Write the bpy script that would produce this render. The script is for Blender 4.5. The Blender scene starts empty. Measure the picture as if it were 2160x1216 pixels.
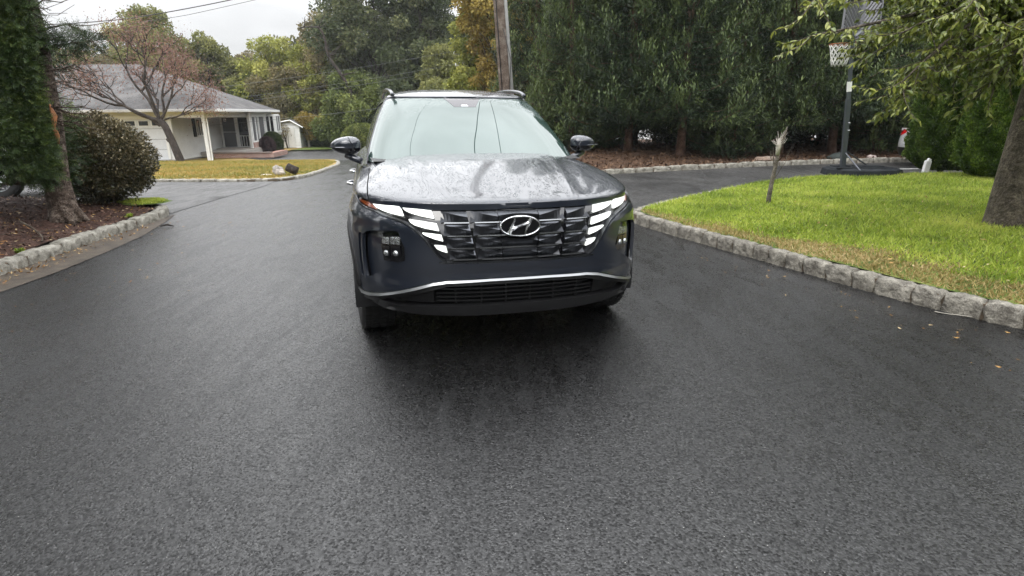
import bpy, bmesh, math, random
import numpy as np
from mathutils import Vector, Matrix, Euler
from mathutils.geometry import delaunay_2d_cdt

R = math.radians
sc = bpy.context.scene

# ------------------------------------------------------------------ camera
CAM_H = 1.40
cd = bpy.data.cameras.new("camera")
cam = bpy.data.objects.new("camera", cd)
sc.collection.objects.link(cam)
cd.sensor_fit = 'HORIZONTAL'
cd.sensor_width = 36.0
cd.lens = 36.0 * 1225 / 2160
cd.clip_start = 0.05
cd.clip_end = 1500
_f = Vector((0, math.cos(R(16.75)), -math.sin(R(16.75))))
_u = Vector((0, math.sin(R(16.75)), math.cos(R(16.75))))
_r = Vector((1, 0, 0))
_c, _s = math.cos(R(0.6)), math.sin(R(0.6))
_r2 = _r * _c - _u * _s
_u2 = _r * _s + _u * _c
m = Matrix((_r2, _u2, -_f)).transposed().to_4x4()
m.translation = Vector((0, 0, CAM_H))
cam.matrix_world = m
sc.camera = cam

# ------------------------------------------------------------------ view, world, sun
sc.view_settings.view_transform = 'Standard'
sc.view_settings.look = 'None'
sc.view_settings.exposure = 0.30
sc.view_settings.gamma = 1.0
sc.view_settings.use_curve_mapping = False
SUN_EL, SUN_ROT = R(52), R(200)
world = bpy.data.worlds.new("World")
sc.world = world
world.use_nodes = True
nt = world.node_tree
nt.nodes.clear()
def nn(t, **kw):
    n = nt.nodes.new(t)
    for k, v in kw.items():
        setattr(n, k, v)
    return n
out = nn('ShaderNodeOutputWorld')
bg = nn('ShaderNodeBackground'); bg.inputs[1].default_value = 0.1
sky = nn('ShaderNodeTexSky', sky_type='NISHITA')
sky.sun_disc = False; sky.sun_elevation = SUN_EL; sky.sun_rotation = SUN_ROT
sky.air_density = 1.5; sky.dust_density = 4.0
tc = nn('ShaderNodeTexCoord')
sep = nn('ShaderNodeSeparateXYZ'); nt.links.new(tc.outputs['Generated'], sep.inputs[0])
ramp = nn('ShaderNodeValToRGB')          # overcast gradient against sin(elevation)
cr = ramp.color_ramp
cr.elements[0].position = 0.0; cr.elements[0].color = (0.125, 0.127, 0.131, 1)
cr.elements[1].position = 1.0; cr.elements[1].color = (0.54, 0.55, 0.57, 1)
for p_, v_ in ((0.10, 0.128), (0.16, 0.17), (0.24, 0.40), (0.42, 0.47), (0.70, 0.48)):
    e = cr.elements.new(p_); e.color = (v_ * 0.99, v_, v_ * 1.02, 1)
nt.links.new(sep.outputs[2], ramp.inputs[0])
mp = nn('ShaderNodeMapping'); mp.inputs['Scale'].default_value = (1.0, 1.0, 3.2)
nt.links.new(tc.outputs['Generated'], mp.inputs[0])
cn = nn('ShaderNodeTexNoise'); cn.inputs['Scale'].default_value = 3.0; cn.inputs['Detail'].default_value = 6
cn.inputs['Roughness'].default_value = 0.55
nt.links.new(mp.outputs[0], cn.inputs[0])
cm = nn('ShaderNodeMapRange'); cm.inputs[1].default_value = 0.3; cm.inputs[2].default_value = 0.7
cm.inputs[3].default_value = 46.0; cm.inputs[4].default_value = 62.0
nt.links.new(cn.outputs[0], cm.inputs[0])
vm = nn('ShaderNodeVectorMath', operation='SCALE')
nt.links.new(ramp.outputs[0], vm.inputs[0]); nt.links.new(cm.outputs[0], vm.inputs['Scale'])
mx = nn('ShaderNodeMixRGB'); mx.inputs[0].default_value = 0.93
nt.links.new(sky.outputs[0], mx.inputs[1]); nt.links.new(vm.outputs[0], mx.inputs[2])
nt.links.new(mx.outputs[0], bg.inputs[0]); nt.links.new(bg.outputs[0], out.inputs[0])

sl = bpy.data.lights.new("sun", 'SUN')
sl.energy = 0.7; sl.angle = R(25); sl.color = (1.0, 0.97, 0.92)
so = bpy.data.objects.new("sun", sl); sc.collection.objects.link(so)
so.rotation_euler = (R(90) - SUN_EL, 0, -SUN_ROT + math.pi)

sc.cycles.max_bounces = 6
sc.cycles.diffuse_bounces = 3
sc.cycles.glossy_bounces = 3
sc.cycles.transparent_max_bounces = 6
sc.cycles.caustics_reflective = False
sc.cycles.caustics_refractive = False

rnd = random.Random(7)
rng = np.random.default_rng(7)

# ------------------------------------------------------------------ terrain height
def sstep(t):
    t = min(max(t, 0.0), 1.0)
    return t * t * (3 - 2 * t)
def T(x, y):
    return -0.95 * sstep((y - 8) / 30) * (1 - sstep((x + 3) / 7))

# ------------------------------------------------------------------ objects
COL = sc.collection
def thing(name, label, cat, loc=(0, 0, 0), rotz=0.0, group=None):
    o = bpy.data.objects.new(name, None); COL.objects.link(o)
    o.empty_display_size = 0.2
    o.location = loc; o.rotation_euler = (0, 0, rotz)
    o['label'] = label; o['category'] = cat
    if group: o['group'] = group
    return o
def tag(o, label=None, cat=None, group=None, kind=None):
    if label: o['label'] = label
    if cat: o['category'] = cat
    if group: o['group'] = group
    if kind: o['kind'] = kind
    return o
def link_mesh(name, me, mt, parent=None, smooth=True):
    if mt is not None:
        me.materials.append(mt)
    o = bpy.data.objects.new(name, me); COL.objects.link(o)
    if parent is not None: o.parent = parent
    if smooth and len(me.polygons):
        me.polygons.foreach_set('use_smooth', [True] * len(me.polygons))
    return o
def mesh_obj(name, verts, faces, mt, parent=None, smooth=False):
    me = bpy.data.meshes.new(name)
    me.from_pydata([tuple(v) for v in verts], [], faces)
    me.update()
    return link_mesh(name, me, mt, parent, smooth)
def copy_tree(o, parent=None):
    c = o.copy(); COL.objects.link(c); c.parent = parent
    for ch in o.children:
        copy_tree(ch, c)
    return c

class MB:
    """collects boxes, tubes, lathes and prisms, then links them as ONE mesh"""
    def __init__(s): s.v = []; s.f = []
    def add(s, v, f):
        b = len(s.v); s.v += [tuple(a) for a in v]; s.f += [tuple(i + b for i in q) for q in f]
    def box(s, c, size, rot=None, bev=0.0):
        hx, hy, hz = [a / 2 for a in size]
        M = rot if rot is not None else Matrix.Identity(3)
        if bev <= 0:
            P = [Vector((x, y, z)) for z in (-hz, hz) for y in (-hy, hy) for x in (-hx, hx)]
            F = [(0, 2, 3, 1), (4, 5, 7, 6), (0, 1, 5, 4), (2, 6, 7, 3), (0, 4, 6, 2), (1, 3, 7, 5)]
        else:
            bm = bmesh.new(); bmesh.ops.create_cube(bm, size=1.0)
            for v in bm.verts: v.co = Vector((v.co.x * size[0], v.co.y * size[1], v.co.z * size[2]))
            bmesh.ops.bevel(bm, geom=bm.edges[:], offset=bev, segments=2, affect='EDGES', profile=0.6)
            bm.verts.index_update()
            P = [v.co.copy() for v in bm.verts]; F = [[v.index for v in f.verts] for f in bm.faces]
            bm.free()
        c = Vector(c)
        s.add([M @ p + c for p in P], F); return s
    def tube(s, pts, rad, n=8, cap=True):
        pts = [Vector(p) for p in pts]
        if not isinstance(rad, (list, tuple)): rad = [rad] * len(pts)
        V = []; F = []
        up = Vector((0, 0, 1))
        prev = None
        for i, p in enumerate(pts):
            d = (pts[min(i + 1, len(pts) - 1)] - pts[max(i - 1, 0)])
            if d.length < 1e-9: d = Vector((0, 0, 1))
            d.normalize()
            if prev is None:
                a = d.cross(up)
                if a.length < 0.05: a = d.cross(Vector((1, 0, 0)))
            else:
                a = prev - d * prev.dot(d)
                if a.length < 1e-4: a = d.cross(up)
            a.normalize(); b = d.cross(a); prev = a
            for k in range(n):
                t = 2 * math.pi * k / n
                V.append(p + (a * math.cos(t) + b * math.sin(t)) * rad[i])
        for i in range(len(pts) - 1):
            for k in range(n):
                F.append((i * n + k, i * n + (k + 1) % n, (i + 1) * n + (k + 1) % n, (i + 1) * n + k))
        if cap:
            F.append(tuple(range(n))[::-1]); F.append(tuple((len(pts) - 1) * n + k for k in range(n)))
        s.add(V, F); return s
    def lathe(s, prof, n=32, M=None):
        # prof: list of (r, z)
        V = []; F = []
        for r, z in prof:
            for k in range(n):
                t = 2 * math.pi * k / n
                V.append(Vector((r * math.cos(t), r * math.sin(t), z)))
        for i in range(len(prof) - 1):
            for k in range(n):
                F.append((i * n + k, i * n + (k + 1) % n, (i + 1) * n + (k + 1) % n, (i + 1) * n + k))
        if M is not None: V = [M @ v for v in V]
        s.add(V, F); return s
    def prism(s, poly, z0, z1, M=None):
        n = len(poly)
        V = [Vector((p[0], p[1], z0)) for p in poly] + [Vector((p[0], p[1], z1)) for p in poly]
        F = [tuple(range(n))[::-1], tuple(range(n, 2 * n))]
        for i in range(n): F.append((i, (i + 1) % n, n + (i + 1) % n, n + i))
        if M is not None: V = [M @ v for v in V]
        s.add(V, F); return s
    def build(s, name, mt, parent=None, smooth=False):
        return mesh_obj(name, s.v, s.f, mt, parent, smooth)

# ------------------------------------------------------------------ materials
def newmat(name):
    mt = bpy.data.materials.new(name); mt.use_nodes = True
    t = mt.node_tree; t.nodes.clear()
    o = t.nodes.new('ShaderNodeOutputMaterial'); p = t.nodes.new('ShaderNodeBsdfPrincipled')
    t.links.new(p.outputs[0], o.inputs[0])
    return mt, t, p, o
def N(t, typ, **kw):
    n = t.nodes.new(typ)
    for k, v in kw.items():
        if k.startswith('i_'):
            key = k[2:].replace('_', ' ')
            n.inputs[int(key) if key.isdigit() else key].default_value = v
        else: setattr(n, k, v)
    return n
def c4(c): return (c[0], c[1], c[2], 1)
def coords(t, scale=(1, 1, 1), obj=True):
    a = N(t, 'ShaderNodeTexCoord'); b = N(t, 'ShaderNodeMapping'); b.inputs['Scale'].default_value = scale
    t.links.new(a.outputs['Object' if obj else 'Generated'], b.inputs[0]); return b
def simple(name, col, rough=0.5, metal=0.0, var=0.15, nscale=8.0, bump=0.0, bscale=60.0, spec=0.5, coat=0.0, emit=None, es=1.0, ior=None, stretch=(1, 1, 1)):
    mt, t, p, o = newmat(name)
    mpn = coords(t, stretch)
    nz = N(t, 'ShaderNodeTexNoise', i_Scale=nscale, i_Detail=5.0)
    t.links.new(mpn.outputs[0], nz.inputs[0])
    r = N(t, 'ShaderNodeValToRGB')
    r.color_ramp.elements[0].position = 0.3; r.color_ramp.elements[1].position = 0.7
    r.color_ramp.elements[0].color = c4([c * (1 - var) for c in col]); r.color_ramp.elements[1].color = c4([min(1, c * (1 + var)) for c in col])
    t.links.new(nz.outputs[0], r.inputs[0]); t.links.new(r.outputs[0], p.inputs['Base Color'])
    p.inputs['Roughness'].default_value = rough; p.inputs['Metallic'].default_value = metal
    p.inputs['Specular IOR Level'].default_value = spec; p.inputs['Coat Weight'].default_value = coat
    p.inputs['Coat Roughness'].default_value = 0.05
    if ior: p.inputs['IOR'].default_value = ior
    if bump > 0:
        n2 = N(t, 'ShaderNodeTexNoise', i_Scale=bscale, i_Detail=4.0); t.links.new(mpn.outputs[0], n2.inputs[0])
        b = N(t, 'ShaderNodeBump', i_Strength=bump, i_Distance=0.01); t.links.new(n2.outputs[0], b.inputs['Height'])
        t.links.new(b.outputs[0], p.inputs['Normal'])
    if emit:
        p.inputs['Emission Color'].default_value = c4(emit); p.inputs['Emission Strength'].default_value = es
    return mt
def leafmat(name, cols, rough=0.45, trans=0.25, spec=0.4, hue_noise=0.5, nscale=1.2, gain=1.0):
    """cols: three colours picked per leaf by the 'tint' attribute, drifting with a soft noise"""
    mt, t, p, o = newmat(name)
    cols = [[c * gain for c in q] for q in cols]
    at = N(t, 'ShaderNodeAttribute', attribute_name='tint')
    mpn = coords(t)
    nz = N(t, 'ShaderNodeTexNoise', i_Scale=nscale, i_Detail=3.0); t.links.new(mpn.outputs[0], nz.inputs[0])
    oi = N(t, 'ShaderNodeObjectInfo')
    ma = N(t, 'ShaderNodeMath', operation='MULTIPLY_ADD'); ma.inputs[1].default_value = hue_noise * 2; ma.inputs[2].default_value = -hue_noise
    t.links.new(nz.outputs[0], ma.inputs[0])
    m3 = N(t, 'ShaderNodeMath', operation='MULTIPLY_ADD'); m3.inputs[1].default_value = .26; m3.inputs[2].default_value = -.13; t.links.new(oi.outputs['Random'], m3.inputs[0])
    a3 = N(t, 'ShaderNodeMath', operation='ADD'); t.links.new(ma.outputs[0], a3.inputs[0]); t.links.new(m3.outputs[0], a3.inputs[1]); ma = a3
    ad = N(t, 'ShaderNodeMath', operation='ADD', use_clamp=True); t.links.new(at.outputs['Fac'], ad.inputs[0]); t.links.new(ma.outputs[0], ad.inputs[1])
    r = N(t, 'ShaderNodeValToRGB')
    r.color_ramp.elements[0].position = 0.0; r.color_ramp.elements[0].color = c4(cols[0])
    r.color_ramp.elements[1].position = 1.0; r.color_ramp.elements[1].color = c4(cols[2])
    e = r.color_ramp.elements.new(0.5); e.color = c4(cols[1])
    t.links.new(ad.outputs[0], r.inputs[0])
    t.links.new(r.outputs[0], p.inputs['Base Color'])
    p.inputs['Roughness'].default_value = rough; p.inputs['Specular IOR Level'].default_value = spec
    if trans > 0:
        tr = N(t, 'ShaderNodeBsdfTranslucent'); t.links.new(r.outputs[0], tr.inputs[0])
        ms = N(t, 'ShaderNodeMixShader'); ms.inputs[0].default_value = trans
        t.links.new(p.outputs[0], ms.inputs[1]); t.links.new(tr.outputs[0], ms.inputs[2]); t.links.new(ms.outputs[0], o.inputs[0])
    return mt
# ================================================================== GROUND
def asphalt_mat(name, base=0.032, wet=1.0, warm=(1, 1, 1.02)):
    mt, t, p, o = newmat(name)
    mpn = coords(t)
    big = N(t, 'ShaderNodeTexNoise', i_Scale=0.55, i_Detail=4.0, i_Distortion=0.6); t.links.new(mpn.outputs[0], big.inputs[0])
    mpst = coords(t, (2.6, 0.7, 1))
    mid = N(t, 'ShaderNodeTexNoise', i_Scale=2.2, i_Detail=6.0, i_Distortion=1.2); t.links.new(mpst.outputs[0], mid.inputs[0])
    agg = N(t, 'ShaderNodeTexVoronoi', i_Scale=125.0); t.links.new(mpn.outputs[0], agg.inputs[0])
    agg2 = N(t, 'ShaderNodeTexNoise', i_Scale=210.0, i_Detail=3.0, i_Roughness=0.7); t.links.new(mpn.outputs[0], agg2.inputs[0])
    spk = N(t, 'ShaderNodeTexVoronoi', i_Scale=42.0); t.links.new(mpn.outputs[0], spk.inputs[0])
    # stone colour: each aggregate grain a little different, some pale
    hs = N(t, 'ShaderNodeSeparateColor'); t.links.new(agg.outputs['Color'], hs.inputs[0])
    r1 = N(t, 'ShaderNodeValToRGB'); e = r1.color_ramp.elements
    e[0].position = 0.0; e[0].color = c4([base * 0.55 * w for w in warm]); e[1].position = 1.0; e[1].color = c4([base * 6 * w for w in warm])
    for pp, vv in ((0.6, 1.0), (0.9, 1.8)):
        q = e.new(pp); q.color = c4([base * vv * w for w in warm])
    t.links.new(hs.outputs[0], r1.inputs[0])
    # pale flecks
    fl = N(t, 'ShaderNodeMath', operation='LESS_THAN'); fl.inputs[1].default_value = 0.07; t.links.new(spk.outputs['Distance'], fl.inputs[0])
    sc2 = N(t, 'ShaderNodeSeparateColor'); t.links.new(spk.outputs['Color'], sc2.inputs[0])
    g2 = N(t, 'ShaderNodeMath', operation='GREATER_THAN'); g2.inputs[1].default_value = 0.80; t.links.new(sc2.outputs[1], g2.inputs[0])
    fm = N(t, 'ShaderNodeMath', operation='MULTIPLY'); t.links.new(fl.outputs[0], fm.inputs[0]); t.links.new(g2.outputs[0], fm.inputs[1])
    mxc = N(t, 'ShaderNodeMixRGB'); mxc.inputs[2].default_value = (0.42, 0.41, 0.38, 1)
    t.links.new(fm.outputs[0], mxc.inputs[0]); t.links.new(r1.outputs[0], mxc.inputs[1])
    mul = N(t, 'ShaderNodeMapRange', i_1=0.3, i_2=0.7, i_3=0.6, i_4=1.5); t.links.new(big.outputs[0], mul.inputs[0])
    mm = N(t, 'ShaderNodeVectorMath', operation='SCALE'); t.links.new(mxc.outputs[0], mm.inputs[0]); t.links.new(mul.outputs[0], mm.inputs['Scale'])
    t.links.new(mm.outputs[0], p.inputs['Base Color'])
    # wet film: roughness drifts in soft patches
    rr = N(t, 'ShaderNodeMapRange', i_1=0.35, i_2=0.65, i_3=0.24 + 0.30 * (1 - wet), i_4=0.42 + 0.3 * (1 - wet)); t.links.new(mid.outputs[0], rr.inputs[0])
    gr_ = N(t, 'ShaderNodeMath', operation='MULTIPLY_ADD'); gr_.inputs[1].default_value = .26; t.links.new(hs.outputs[1], gr_.inputs[0])
    sb_ = N(t, 'ShaderNodeMath', operation='SUBTRACT'); sb_.inputs[1].default_value = .13; t.links.new(rr.outputs[0], sb_.inputs[0]); t.links.new(sb_.outputs[0], gr_.inputs[2])
    t.links.new(gr_.outputs[0], p.inputs['Roughness'])
    sl_ = N(t, 'ShaderNodeMapRange', i_1=0.0, i_2=1.0, i_3=0.26 * (0.5 + 0.5 * wet), i_4=1.12 * (0.5 + 0.5 * wet)); t.links.new(hs.outputs[2], sl_.inputs[0]); t.links.new(sl_.outputs[0], p.inputs['Specular IOR Level'])
    p.inputs['Specular IOR Level'].default_value = 0.62 * (0.5 + 0.5 * wet)
    h1 = N(t, 'ShaderNodeMath', operation='MULTIPLY_ADD'); h1.inputs[1].default_value = -0.9
    t.links.new(agg.outputs['Distance'], h1.inputs[0]); t.links.new(agg2.outputs[0], h1.inputs[2])
    b = N(t, 'ShaderNodeBump', i_Strength=0.42, i_Distance=0.0045); t.links.new(h1.outputs[0], b.inputs['Height'])
    b2 = N(t, 'ShaderNodeBump', i_Strength=0.06, i_Distance=0.02); t.links.new(mid.outputs[0], b2.inputs['Height']); t.links.new(b.outputs[0], b2.inputs['Normal'])
    t.links.new(b2.outputs[0], p.inputs['Normal'])
    return mt
M_ASPH = asphalt_mat('wet_asphalt', base=0.0058)
M_ASPH_OLD = asphalt_mat('old_asphalt', base=0.036, wet=0.45, warm=(1.03, 1, 0.97))

def blend3(name, cols, scale=3.0, rough=0.9, bump=0.5, bscale=40, detail=8.0, spec=0.3, dist=0.02, fine=90.0):
    mt, t, p, o = newmat(name)
    mpn = coords(t)
    a = N(t, 'ShaderNodeTexNoise', i_Scale=scale, i_Detail=detail, i_Roughness=0.65); t.links.new(mpn.outputs[0], a.inputs[0])
    f = N(t, 'ShaderNodeTexNoise', i_Scale=fine, i_Detail=3.0); t.links.new(mpn.outputs[0], f.inputs[0])
    ad = N(t, 'ShaderNodeMath', operation='MULTIPLY_ADD'); ad.inputs[1].default_value = 0.6; t.links.new(f.outputs[0], ad.inputs[0]); 
    sb = N(t, 'ShaderNodeMath', operation='SUBTRACT'); sb.inputs[1].default_value = 0.3; t.links.new(a.outputs[0], sb.inputs[0]); t.links.new(sb.outputs[0], ad.inputs[2])
    r = N(t, 'ShaderNodeValToRGB'); e = r.color_ramp.elements
    e[0].position = 0.32; e[0].color = c4(cols[0]); e[1].position = 0.68; e[1].color = c4(cols[2]); q = e.new(0.5); q.color = c4(cols[1])
    t.links.new(ad.outputs[0], r.inputs[0]); t.links.new(r.outputs[0], p.inputs['Base Color'])
    p.inputs['Roughness'].default_value = rough; p.inputs['Specular IOR Level'].default_value = spec
    n2 = N(t, 'ShaderNodeTexNoise', i_Scale=bscale, i_Detail=5.0); t.links.new(mpn.outputs[0], n2.inputs[0])
    b = N(t, 'ShaderNodeBump', i_Strength=bump, i_Distance=dist); t.links.new(n2.outputs[0], b.inputs['Height']); t.links.new(b.outputs[0], p.inputs['Normal'])
    return mt
M_SOIL = blend3('forest_floor', [(0.03, 0.022, 0.012), (0.06, 0.05, 0.02), (0.09, 0.085, 0.03)], scale=0.8)
M_MULCH = blend3('brown_mulch', [(0.022, 0.010, 0.007), (0.055, 0.026, 0.018), (0.11, 0.058, 0.042)], scale=14, bump=1.0, bscale=45, dist=0.03)
M_NEEDLES = blend3('needle_mulch', [(0.042, 0.022, 0.013), (0.090, 0.050, 0.030), (0.15, 0.088, 0.055)], scale=5, bump=0.8, bscale=50)
M_TURF = blend3('turf', [(0.04, 0.065, 0.012), (0.10, 0.15, 0.025), (0.20, 0.21, 0.06)], scale=2.2, bump=0.8)
M_TURF_TAN = blend3('autumn_turf', [(0.14, 0.13, 0.035), (0.27, 0.20, 0.055), (0.36, 0.22, 0.09)], scale=1.1, bump=0.8)
M_STONE = blend3('granite_block', [(0.09, 0.08, 0.065), (0.215, 0.20, 0.168), (0.37, 0.345, 0.29)], scale=9, bump=1.0, bscale=22, dist=0.03, fine=140, spec=0.4, rough=0.75)
M_STONE_PALE = blend3('pale_granite_block', [(0.14, 0.13, 0.105), (0.28, 0.265, 0.225), (0.42, 0.40, 0.345)], scale=9, bump=0.9, bscale=22, dist=0.03, fine=140, spec=0.4, rough=0.75)
M_MORTAR = simple('mortar', (0.13, 0.10, 0.07), rough=0.9, bump=0.5)
M_SILT = blend3('silt', [(0.05, 0.042, 0.034), (0.085, 0.07, 0.055), (0.13, 0.105, 0.08)], scale=7, bump=0.4, bscale=80, rough=0.6)

def inside(x, y, poly):
    c = False; j = len(poly) - 1
    for i in range(len(poly)):
        xi, yi = poly[i]; xj, yj = poly[j]
        if (yi > y) != (yj > y) and x < (xj - xi) * (y - yi) / (yj - yi) + xi: c = not c
        j = i
    return c
def resample(poly, step, closed=True):
    o = []; n = len(poly)
    for i in range(n if closed else n - 1):
        a = poly[i]; b = poly[(i + 1) % n]
        L = math.hypot(b[0] - a[0], b[1] - a[1]); k = max(1, int(L / step))
        for q in range(k): o.append((a[0] + (b[0] - a[0]) * q / k, a[1] + (b[1] - a[1]) * q / k))
    if not closed: o.append(tuple(poly[-1]))
    return o
def smooth_line(pts, n=6):
    """Catmull-Rom through pts"""
    P = [Vector(p) for p in pts]; o = []
    for i in range(len(P) - 1):
        p0 = P[max(i - 1, 0)]; p1 = P[i]; p2 = P[i + 1]; p3 = P[min(i + 2, len(P) - 1)]
        for k in range(n):
            t = k / n
            o.append(0.5 * ((2 * p1) + (p2 - p0) * t + (2 * p0 - 5 * p1 + 4 * p2 - p3) * t * t + (3 * p1 - p0 - 3 * p2 + p3) * t ** 3))
    o.append(P[-1]); return o
def cdt(poly, step, holes=(), sx=1.0):
    """triangles filling poly (minus holes): boundary kept exactly, inside on a grid"""
    loops = [resample(poly, step)] + [resample(h, step) for h in holes]
    V = []; E = []
    for L in loops:
        b = len(V); V += L; E += [(b + i, b + (i + 1) % len(L)) for i in range(len(L))]
    xs = [p[0] for p in poly]; ys = [p[1] for p in poly]
    bd = np.array(V)
    gx = np.arange(min(xs) + step * .5, max(xs), step * sx); gy = np.arange(min(ys) + step * .5, max(ys), step)
    for x in gx:
        near = bd[np.abs(bd[:, 0] - x) < step * 0.6]
        for y in gy:
            if len(near) and (np.hypot(near[:, 0] - x, near[:, 1] - y).min() < step * 0.55): continue
            if inside(x, y, poly) and not any(inside(x, y, h) for h in holes): V.append((float(x), float(y)))
    r = delaunay_2d_cdt([Vector(v) for v in V], E, [], 0, 1e-6)
    vo, fo = r[0], r[2]; F = []
    for f in fo:
        cx = sum(vo[i][0] for i in f) / 3; cy = sum(vo[i][1] for i in f) / 3
        if inside(cx, cy, poly) and not any(inside(cx, cy, h) for h in holes): F.append(tuple(f))
    return [tuple(v) for v in vo], F
def patch(name, poly, zf, mt, step=0.3, kind='structure', smooth=True, holes=()):
    V, F = cdt(poly, step, holes)
    o = mesh_obj(name, [(x, y, zf(x, y)) for x, y in V], F, mt, smooth=smooth)
    if kind: o['kind'] = kind
    return o

def gridsheet(name, x0, x1, y0, y1, nx, ny, zf, mt):
    V = [(x0 + (x1 - x0) * i / nx, y0 + (y1 - y0) * j / ny) for j in range(ny + 1) for i in range(nx + 1)]
    F = [(j * (nx + 1) + i, j * (nx + 1) + i + 1, (j + 1) * (nx + 1) + i + 1, (j + 1) * (nx + 1) + i) for j in range(ny) for i in range(nx)]
    o = mesh_obj(name, [(x, y, zf(x, y)) for x, y in V], F, mt, smooth=True); o['kind'] = 'structure'; return o
gridsheet('ground', -700, 700, -300, 1000, 280, 260, lambda x, y: T(x, y) - 0.08, M_SOIL)
gridsheet('road', -24, 24, -14, 42, 96, 112, lambda x, y: T(x, y), M_ASPH)

# side driveway surface, a little older than the road (left branch)
drv = [(-5.14, 8.75), (-5.2, 10.01), (-5.34, 12.75), (-5.6, 13.95), (-8, 14.05), (-22, 14.6), (-22, 9.6), (-7, 9.4), (-5.7, 9.25)]
patch('driveway', drv, lambda x, y: T(x, y) + 0.006, M_ASPH_OLD, 0.5)
drvR = [(1.60, 7.85), (1.0, 8.2), (-0.6, 13.0), (-1.2, 14.2), (0.2, 13.7), (1.2, 13.7), (2.4, 13.96), (3.75, 14.38), (5.07, 14.86), (6.47, 15.37), (7.91, 15.77), (9.34, 16.06), (11.19, 16.3), (14.5, 16.6), (20, 16.9), (20, 12.6), (14, 12.3), (10.5, 12.05), (8.0, 11.75), (6.26, 11.49), (5.65, 11.37), (4.79, 11.03), (4.1, 10.5), (3.32, 9.8), (2.25, 8.69), (1.80, 8.17)]
patch('driveway', drvR, lambda x, y: T(x, y) + 0.004, M_ASPH_OLD, 0.4)
drv2 = [(-8.2, 29.3), (-12.6, 30.4), (-15.2, 33.0), (-15.4, 37.5), (-14.0, 40.0), (-4.0, 40.5), (-4.0, 29.2)]
patch('driveway', drv2, lambda x, y: T(x, y) + 0.006, M_ASPH_OLD, 0.6)
patch('gutter', [(-4.3, 1.0), (-4.28, 3.2), (-4.30, 5.3), (-4.38, 6.1), (-4.52, 7.0), (-4.80, 8.0), (-5.0, 8.6), (-5.05, 7.8), (-5.0, 6.5), (-4.85, 5.2), (-4.7, 1.0)],
      lambda x, y: 0.005, M_SILT, 0.2)

# parking line
patch('road_marking', [(7.65, 14.20), (12.5, 14.47), (12.5, 14.58), (7.65, 14.30)], lambda x, y: T(x, y) + 0.006, simple('white_line_paint', (0.75, 0.75, 0.72), rough=0.6, var=0.12, nscale=30), 0.3)

LC = [(-4.35, 0.3), (-4.55, 2.4), (-4.70, 4.3), (-4.78, 5.58), (-4.85, 6.25), (-4.92, 7.08), (-4.95, 7.7), (-4.99, 8.25), (-5.13, 8.66), (-5.34, 8.96), (-5.68, 9.14), (-6.2, 9.25), (-7.2, 9.35), (-9.5, 9.5), (-14, 9.6)]
RC = [(6.4, 0.9), (4.9, 2.15), (3.85, 3.08), (3.40, 3.55), (3.13, 3.93), (2.97, 4.22), (2.81, 4.58), (2.64, 5.01), (2.42, 5.53), (2.16, 6.14), (1.84, 6.9), (1.64, 7.45), (1.62, 7.75), (1.80, 8.12), (2.25, 8.64), (3.32, 9.75), (4.1, 10.45), (4.79, 10.98), (5.65, 11.32), (6.26, 11.44), (8.0, 11.70), (10.5, 12.0), (14, 12.3)]
SC = [(-0.8, 22.0), (-1.2, 18.5), (-1.25, 16.0), (-0.9, 14.5), (0.2, 13.75), (1.2, 13.75), (2.4, 14.01), (3.75, 14.43), (5.07, 14.91), (6.47, 15.42), (7.91, 15.82), (9.34, 16.11), (11.19, 16.36), (14.5, 16.7), (20, 17.0)]
HC = [(-24, 14.7), (-16, 14.45), (-8.7, 14.15), (-7.66, 14.02), (-6.46, 13.90), (-5.85, 13.98), (-5.45, 14.25), (-5.30, 15.24), (-5.50, 17.0), (-5.85, 19.0), (-6.4, 22.0), (-7.37, 25.58), (-8.0, 27.5)]
LCs = [tuple(p) for p in smooth_line(LC)]; RCs = [tuple(p) for p in smooth_line(RC)]; SCs = [tuple(p) for p in smooth_line(SC)]; HCs = [tuple(p) for p in smooth_line(HC)]

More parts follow.
